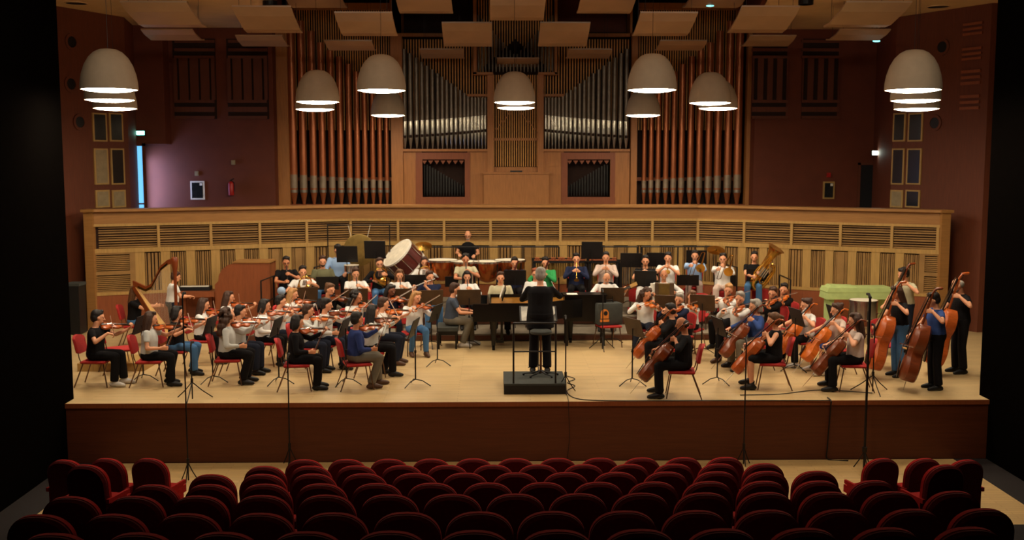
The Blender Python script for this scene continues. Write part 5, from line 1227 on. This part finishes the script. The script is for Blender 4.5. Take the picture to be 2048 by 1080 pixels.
npts = [(-.33, 0, 1.36), (-.22, 0, 1.31), (-.06, 0, 1.24), (.06, 0, 1.3), (.16, 0, 1.47), (.27, 0, 1.68), (.42, 0, 1.8), (.56, 0, 1.83)]
b = mb(); q = []
for i in range(len(npts)): q.append([(npts[i][0], y, npts[i][2]+z) for y, z in ((-.03, -.055), (.03, -.055), (.03, .045), (-.03, .045))])
b.rings(q); nk_ = b.build('neck', M['varnd'], e, smooth='auto')
b = mb(); q = [[(x, y, z+dz) for y, dz in ((-.04, -.06), (-.031, -.06), (-.031, -.01), (-.04, -.01))] for x, _, z in npts[1:-1]]; b.rings(q); b.build('neck_plate', M['brass'], nk_)
b = mb()
for i in range(30):
    t = .03+.92*i/29; s0 = A0.lerp(A1, t)+nn*.01; x = s0.x; 
    xn = x+.02; zz = None
    for j in range(len(npts)-1):
        if npts[j][0] <= xn <= npts[j+1][0]: u = (xn-npts[j][0])/(npts[j+1][0]-npts[j][0]); zz = npts[j][2]*(1-u)+npts[j+1][2]*u-.06
    if zz and zz > s0.z: b.tube([s0, (xn, 0, zz)], .0015, 4)
b.build('strings', M['hair'], e)
b = mb(); b.rings([[(.2, -.2, z), (.66, -.12, z), (.66, .12, z), (.2, .2, z)] for z in (.02, .16)]); b.build('pedal_base', M['varnd'], e)

# brown organ console at the left
p0 = atz(490, 655, 0); cxw = 1.24
e = empty('organ_console', (p0.x, p0.y+.3, 0), label='large reddish brown wooden console with rounded shoulder, left behind the violins', cat='console')
pts = [(-.66, 0), (.62, 0), (.62, 1.52), (-.18, 1.52), (-.34, 1.48), (-.48, 1.38), (-.56, 1.24), (-.58, 1.1), (-.66, 1.02)]
b = mb(); b.prism(pts, -.35, -.28, 1); b.prism(pts, .28, .35, 1); b.build('side_panel', M['organd'], e)
b = mb(); pp = [(x*.985, z*.985) for x, z in pts]; b.prism(pp, -.28, .28, 1); b.build('body', M['organd'], e)
b = mb(); b.box((-.24, -.37, 1.52), (.64, .37, 1.55)); b.build('top', M['oakh'], e)
# keyboard on a ledge before the man in white
p0 = atz(392, 576, .92); e = empty('digital_keyboard', (p0.x, p0.y+.1, .86), rz=rad(4), label='black keyboard lying on the wooden ledge left of the console', cat='keyboard')
b = mb(); b.box((-.42, -.16, .0), (.32, .16, .09)); b.build('body', M['blkp'], e)
b = mb(); b.box((-.36, -.14, .09), (.28, -.02, .105)); b.build('keys', M['white'], e)
e = empty('wooden_ledge', (p0.x+.05, p0.y-.1, 0), rz=rad(6), label='brown wooden ledge on thin post under the black keyboard', cat='table')
b = mb(); b.box((-.48, -.2, .74), (.42, .38, .86)); b.build('top', M['organd'], e)
for x in (-.3, .3): b = mb(); b.box((x-.03, .05, 0), (x+.03, .15, .74)); b.build('leg', M['organd'], e)

# tam-tam in frame
def pt(px, py, y): return aty(px, py, y)
gy = YB-.75; g0, g1 = pt(655, 450, gy), pt(779, 449, gy)
e = empty('tamtam_frame', ((g0.x+g1.x)/2, gy, ZP), label='tall black rectangular tube frame around the tam-tam', cat='gong frame')
hw = (g1.x-g0.x)/2; ht = g0.z-ZP
b = mb(); b.tube([(-hw, 0, 0), (-hw, 0, ht), (hw, 0, ht), (hw, 0, 0)], .018, 8); b.tube([(-hw, -.25, .02), (-hw, .25, .02)], .018, 8); b.tube([(hw, -.25, .02), (hw, .25, .02)], .018, 8); b.build('frame', M['blk'], e)
gc = pt(719, 500, gy)
e = empty('tam_tam', gc, label='round bronze tam-tam hanging in the black frame', cat='gong')
b = mb(); b.X = Matrix.Rotation(rad(90), 4, 'X'); b.lathe([(.0, -.02), (.12, -.03), (.2, -.015), (.37, -.01), (.39, .02), (.37, .025), (.0, .01)], 32); b.build('disc', M['bronze'], e, smooth='auto')
b = mb(); b.tube([(-.2, 0, .32), (-.27, 0, ht+ZP-gc.z)], .006, 5); b.tube([(.2, 0, .32), (.27, 0, ht+ZP-gc.z)], .006, 5); b.build('cords', M['hair'], e)
# bass drum tilted
by = YB-1.0; bc = pt(808, 519, by)
e = empty('bass_drum', bc, label='large brown bass drum tilted on its cradle with white head', cat='drum')
ax = V((-.62, -.35, .68)).normalized(); X = basis((0,0,0), ax.orthogonal(), ax)
b = mb(); b.X = X; b.lathe([(.41, -.24), (.41, .24)], 36); b.build('shell', M['drumred'], e, smooth='auto')
b = mb(); b.X = X; b.lathe([(.0, .255), (.4, .255), (.4, .245), (0, .245)], 36); b.lathe([(.0, -.255), (.4, -.255), (.4, -.245), (0, -.245)], 36); b.build('drum_head', M['head'], e)
b = mb(); b.X = X
for z in (-.26, .215): b.lathe([(.40, z), (.435, z), (.435, z+.045), (.40, z+.045), (.40, z)], 36, cap=False)
b.build('hoop', M['white'], e, smooth='auto')
b = mb(); b.X = X
for k in range(12):
    a_ = rad(30*k); b.tube([(.43*math.cos(a_), .43*math.sin(a_), -.22), (.43*math.cos(a_), .43*math.sin(a_), .22)], .009, 6)
b.build('tension_rods', M['silver'], e)
b = mb(); zf_ = ZP-bc.z
b.tube([(-.35, 0, zf_), (.0, .05, -.38), (.35, 0, zf_)], .02, 6); b.tube([(-.25, -.3, zf_+.01), (.1, -.1, -.40), (.25, .3, zf_+.01)], .02, 6); b.build('cradle', M['blk'], e)
c = pt(703, 530, 24.8); e = empty('snare_drum', (c.x, c.y, ZP), label='small silver snare drum on a stand before the blue-shirted percussionist', cat='drum'); h = c.z-ZP
b = mb(); b.lathe([(.18, h-.15), (.18, h)], 24); b.build('shell', M['silver'], e, smooth='auto')
b = mb(); b.lathe([(0, h+.004), (.18, h+.004), (.18, h-.004), (0, h-.004)], 24); b.build('drum_head', M['head'], e)
b = mb(); b.tube([(0, 0, .2), (0, 0, h-.15)], .012, 6); [b.tube([(0, 0, .3), (.22*math.cos(k*2.1), .22*math.sin(k*2.1), .01)], .009, 6) for k in range(3)]; [b.tube([(0, 0, h-.25), (.17*math.cos(k*2.1), .17*math.sin(k*2.1), h-.13)], .007, 6) for k in range(3)]; b.build('stand', M['silver'], e)
# timpani
for i, (px, r) in enumerate(((884, .36), (929, .33), (975, .33), (1020, .36))):
    ty = YB-1.72+(.12 if i in (0, 3) else 0); c = pt(px, 520+(3 if i in (1, 2) else 0), ty); h = c.z-ZP
    e = empty('timpani', (c.x, c.y, ZP), label='copper kettledrum, %s of four in front of the bald percussionist' % ['leftmost', 'second', 'third', 'rightmost'][i], cat='kettledrum', group='copper kettledrums')
    b = mb(); b.lathe([(.05, h-.5), (r*.5, h-.46), (r*.8, h-.34), (r*.96, h-.16), (r, h-.03)], 28); b.build('kettle', M['copk'], e, smooth='auto')
    b = mb(); b.lathe([(0, h), (r, h), (r, h-.012), (0, h-.012)], 28); b.build('drum_head', M['head'], e)
    b = mb(); b.lathe([(r, h-.03), (r+.025, h-.03), (r+.025, h+.012), (r, h+.012), (r, h-.03)], 28, cap=False); b.build('hoop', M['silver'], e, smooth='auto')
    for k in range(4): a_ = rad(45+90*k); b = mb(); b.tube([(r*1.02*math.cos(a_), r*1.02*math.sin(a_), h-.05), (r*.8*math.cos(a_), r*.8*math.sin(a_), .01)], .013, 6); b.build('leg', M['blk'], e)
# marimba and vibraphone at the right back
def mallet(px0, px1, py, y, nm, lab, barm, resm):
    P, Q = pt(px0, py, y), pt(px1, py, y); w = Q.x-P.x; h = P.z-ZP
    e = empty(nm, ((P.x+Q.x)/2, y, ZP), label=lab, cat=nm.replace('_', ' ')); n = max(12, int(w/.055))
    b = mb()
    for i in range(n): x = -w/2+w*(i+.1)/n; l = .2-.08*i/n; b.box((x, -l, h-.02), (x+w/n*.8, l*.2, h)); 
    for i in range(n):
        if i % 7 not in (2, 6): x = -w/2+w*(i+.6)/n; l = .17-.06*i/n; b.box((x, .06, h+.01), (x+w/n*.8, .06+l*1.3, h+.03))
    b.build('bars', barm, e)
    b = mb()
    for i in range(n): x = -w/2+w*(i+.5)/n; b.tube([(x, -.1, h-.04), (x, -.1, h-.12-(.42*(1-i/n)+.08))], w/n*.4, 8)
    b.build('resonators', resm, e, smooth='auto')
    b = mb(); b.box((-w/2-.04, -.24, h-.07), (w/2+.04, -.21, h-.01)); b.box((-w/2-.04, .27, h-.05), (w/2+.04, .30, h+.01)); b.build('rail', M['blk'], e)
    for s in (-1, 1): b = mb(); b.box((s*w/2-.03, -.24, 0), (s*w/2+.03, -.18, h-.05)); b.box((s*w/2-.03, .22, 0), (s*w/2+.03, .28, h-.05)); b.box((s*w/2-.03, -.24, .1), (s*w/2+.03, .28, .15)); b.build('leg', M['blk'], e)
mallet(1068, 1170, 519, YB-1.15, 'marimba', 'long marimba with rosewood bars behind the green jacket', M['bar'], M['bronze'])
mallet(1178, 1232, 519, YB-1.15, 'xylophone', 'small xylophone with rosewood bars behind the guitarist', M['bar'], M['bronze'])
mallet(1240, 1318, 522, YB-1.1, 'vibraphone', 'vibraphone with pale metal bars at right back', M['silver'], M['tin'])
# cymbal on stand
for px, py, lab in ((1432, 500, 'brass cymbal on stand at right of the trombones'), (846, 492, 'brass cymbal on stand right of the bass drum')):
    c = pt(px, py, YB-.8); e = empty('cymbal_stand', (c.x, c.y, ZP), label=lab, cat='cymbal'); h = c.z-ZP
    b = mb(); b.X = Matrix.Translation((0, 0, h)) @ Matrix.Rotation(rad(25), 4, 'X'); b.lathe([(0, .04), (.04, .035), (.05, .015), (.22, -.005), (.22, -.008), (.05, .01), (0, .03)], 24); b.build('cymbal', M['brass'], e, smooth='auto')
    b = mb(); b.tube([(0, 0, .3), (0, 0, h+.05)], .01, 6); b.build('pole', M['blk'], e)
    for k in range(3): a_ = rad(120*k); b = mb(); b.tube([(0, 0, .35), (.25*math.cos(a_), .25*math.sin(a_), .01)], .009, 6); b.build('leg', M['blk'], e)
# railings
def railing(pts, z0, hgt, lab, bars=(1.0,), posts=None):
    P = [V((x, y, z0)) for x, y in pts]; e = empty('stage_railing', P[0], label=lab, cat='railing', group='black tubular stage railings'); c = P[0]
    b = mb()
    for f_ in bars: b.tube([p-c+V((0, 0, hgt*f_)) for p in P], .017, 8)
    b.build('rail', M['blk'], e)
    for i, p in enumerate(P):
        b = mb(); b.tube([p-c, p-c+V((0, 0, hgt))], .018, 8); b.build('post', M['blk'], e)
ry = YB-.35
def rx(px, y=None): return (pt(px, 494, y or ry).x, y or ry)
zr = pt(1000, 494, ry).z-ZP
railing([rx(845), rx(950), rx(1046), rx(1118)], ZP, zr, 'black railing behind the timpani at the back of the risers')
railing([rx(1205), rx(1275)], ZP, zr, 'short black railing right of the high music stand')
railing([rx(1283), rx(1356), rx(1428)], ZP, zr, 'black railing behind the trumpets at right back')
a1 = (pt(1436, 496, YB-.5).x, YB-.5); a2 = (pt(1475, 510, YB-1.7).x, YB-1.7)
railing([a1, a2], ZP, .9, 'black slanting rail behind the trombones and the tuba', (1., .5))
a1 = (pt(1478, 523, YB-1.8).x, YB-1.8); a2 = (pt(1500, 523, YB-1.8).x, YB-1.8); 
a3 = (pt(1560, 524, YB-1.9).x, YB-1.9); a4 = (pt(1582, 532, YB-2.9).x, YB-2.9)
railing([a3, a4], .15, 1.05, 'black railing at the right end of the risers', (1., .5))
a3 = (pt(546, 526, YB-1.9).x, YB-1.9); a4 = (pt(521, 535, YB-2.9).x, YB-2.9)
railing([a4, a3], .15, 1.05, 'black railing at the left end of the risers', (1., .5))
railing([(pt(547, 526, YB-1.85).x, YB-1.85), (pt(625, 526, YB-1.85).x, YB-1.85)], .15, 1.05, 'black railing behind the shaved man in black polo', (1., .5))
railing([(pt(628, 509, YB-1.5).x, YB-1.5), (pt(655, 497, YB-.6).x, YB-.6), (pt(690, 497, YB-.6).x, YB-.6)], ZP, .9, 'black slanting railing behind the bearded olive shirt', (1., .5))
# lime covered celesta, silver drum at the right
c0 = pt(1648, 584, 23.6); c1 = pt(1778, 584, 23.6); w = c1.x-c0.x; zt = pt(1700, 573, 23.6).z
e = empty('covered_keyboard', ((c0.x+c1.x)/2, 23.6, 0), label='long keyboard instrument under a lime green cloth cover at right', cat='covered instrument')
b = mb(); b.rings([[(-w/2*k, -.28*k, z), (w/2*k, -.28*k, z), (w/2*k, .28*k, z), (-w/2*k, .28*k, z)] for z, k in ((zt-.26, 1.03), (zt-.12, 1.0), (zt-.1, 1.02), (zt, .97))]); b.rings([[(-w/2*.95, -.2, zt-.01), (-.05, -.2, zt-.01), (-.05, .2, zt-.01), (-w/2*.95, .2, zt-.01)], [(-w/2*.85, -.15, zt+.05), (-.1, -.15, zt+.03), (-.1, .15, zt+.03), (-w/2*.85, .15, zt+.05)]]); b.build('cloth_cover', M['green'], e)
for x in (-w/2+.12, w/2-.12): b = mb(); b.box((x-.05, -.2, 0), (x+.05, .2, zt-.2)); b.build('leg', M['green'], e)
c0 = pt(1727, 600, 22.2); r = .29; zt = c0.z
e = empty('silver_drum', (c0.x, 22.2, 0), label='chrome drum with glossy shell standing below the lime cover', cat='drum')
b = mb(); b.lathe([(r, zt-.42), (r, zt)], 28); b.build('shell', M['silver'], e, smooth='auto')
b = mb(); b.lathe([(0, zt+.005), (r, zt+.005), (r, zt-.005), (0, zt-.005)], 28); b.build('drum_head', M['head'], e)
b = mb()
for z in (zt-.42, zt-.03): b.lathe([(r, z), (r+.02, z), (r+.02, z+.035), (r, z+.035), (r, z)], 28, cap=False)
b.build('hoop', M['silver'], e, smooth='auto')
for k in range(3): a_ = rad(30+120*k); b = mb(); b.tube([(r*math.cos(a_), r*math.sin(a_), zt-.2), (r*1.1*math.cos(a_), r*1.1*math.sin(a_), .0)], .012, 6); b.build('leg', M['blk'], e)
# pale blue ball on a stick among the violins (microphone windshield)
p0 = atd(563, 582, 22.4); e = empty('round_windshield', (p0.x, p0.y, 0), label='pale blue round ball on a stick above the left violins', cat='microphone')
b = mb(); b.ell((0, 0, p0.z), (.09, .09, .09), 16, 12); b.build('ball', M['cloth_ball'], e, smooth=True)
b = mb(); b.tube([(0, 0, 0), (0, 0, p0.z-.08)], .008, 6); b.tube([(0, -.15, .01), (0, .15, .01)], .01, 6); b.tube([(-.15, 0, .01), (.15, 0, .01)], .01, 6); b.build('stand', M['blk'], e)
# unused prototypes must not stay behind
for pr in [LP, SP, CP, BOW]+list(FID.values())+list(VLA.values())+list(CEL.values())+list(BAS.values())+[v for v in INS.values() if v]+list(STD.values()):
    if not pr.used:
        def rm(t):
            for c in t[1]: rm(c)
            bpy.data.objects.remove(t[0])
        rm(pr.tree)
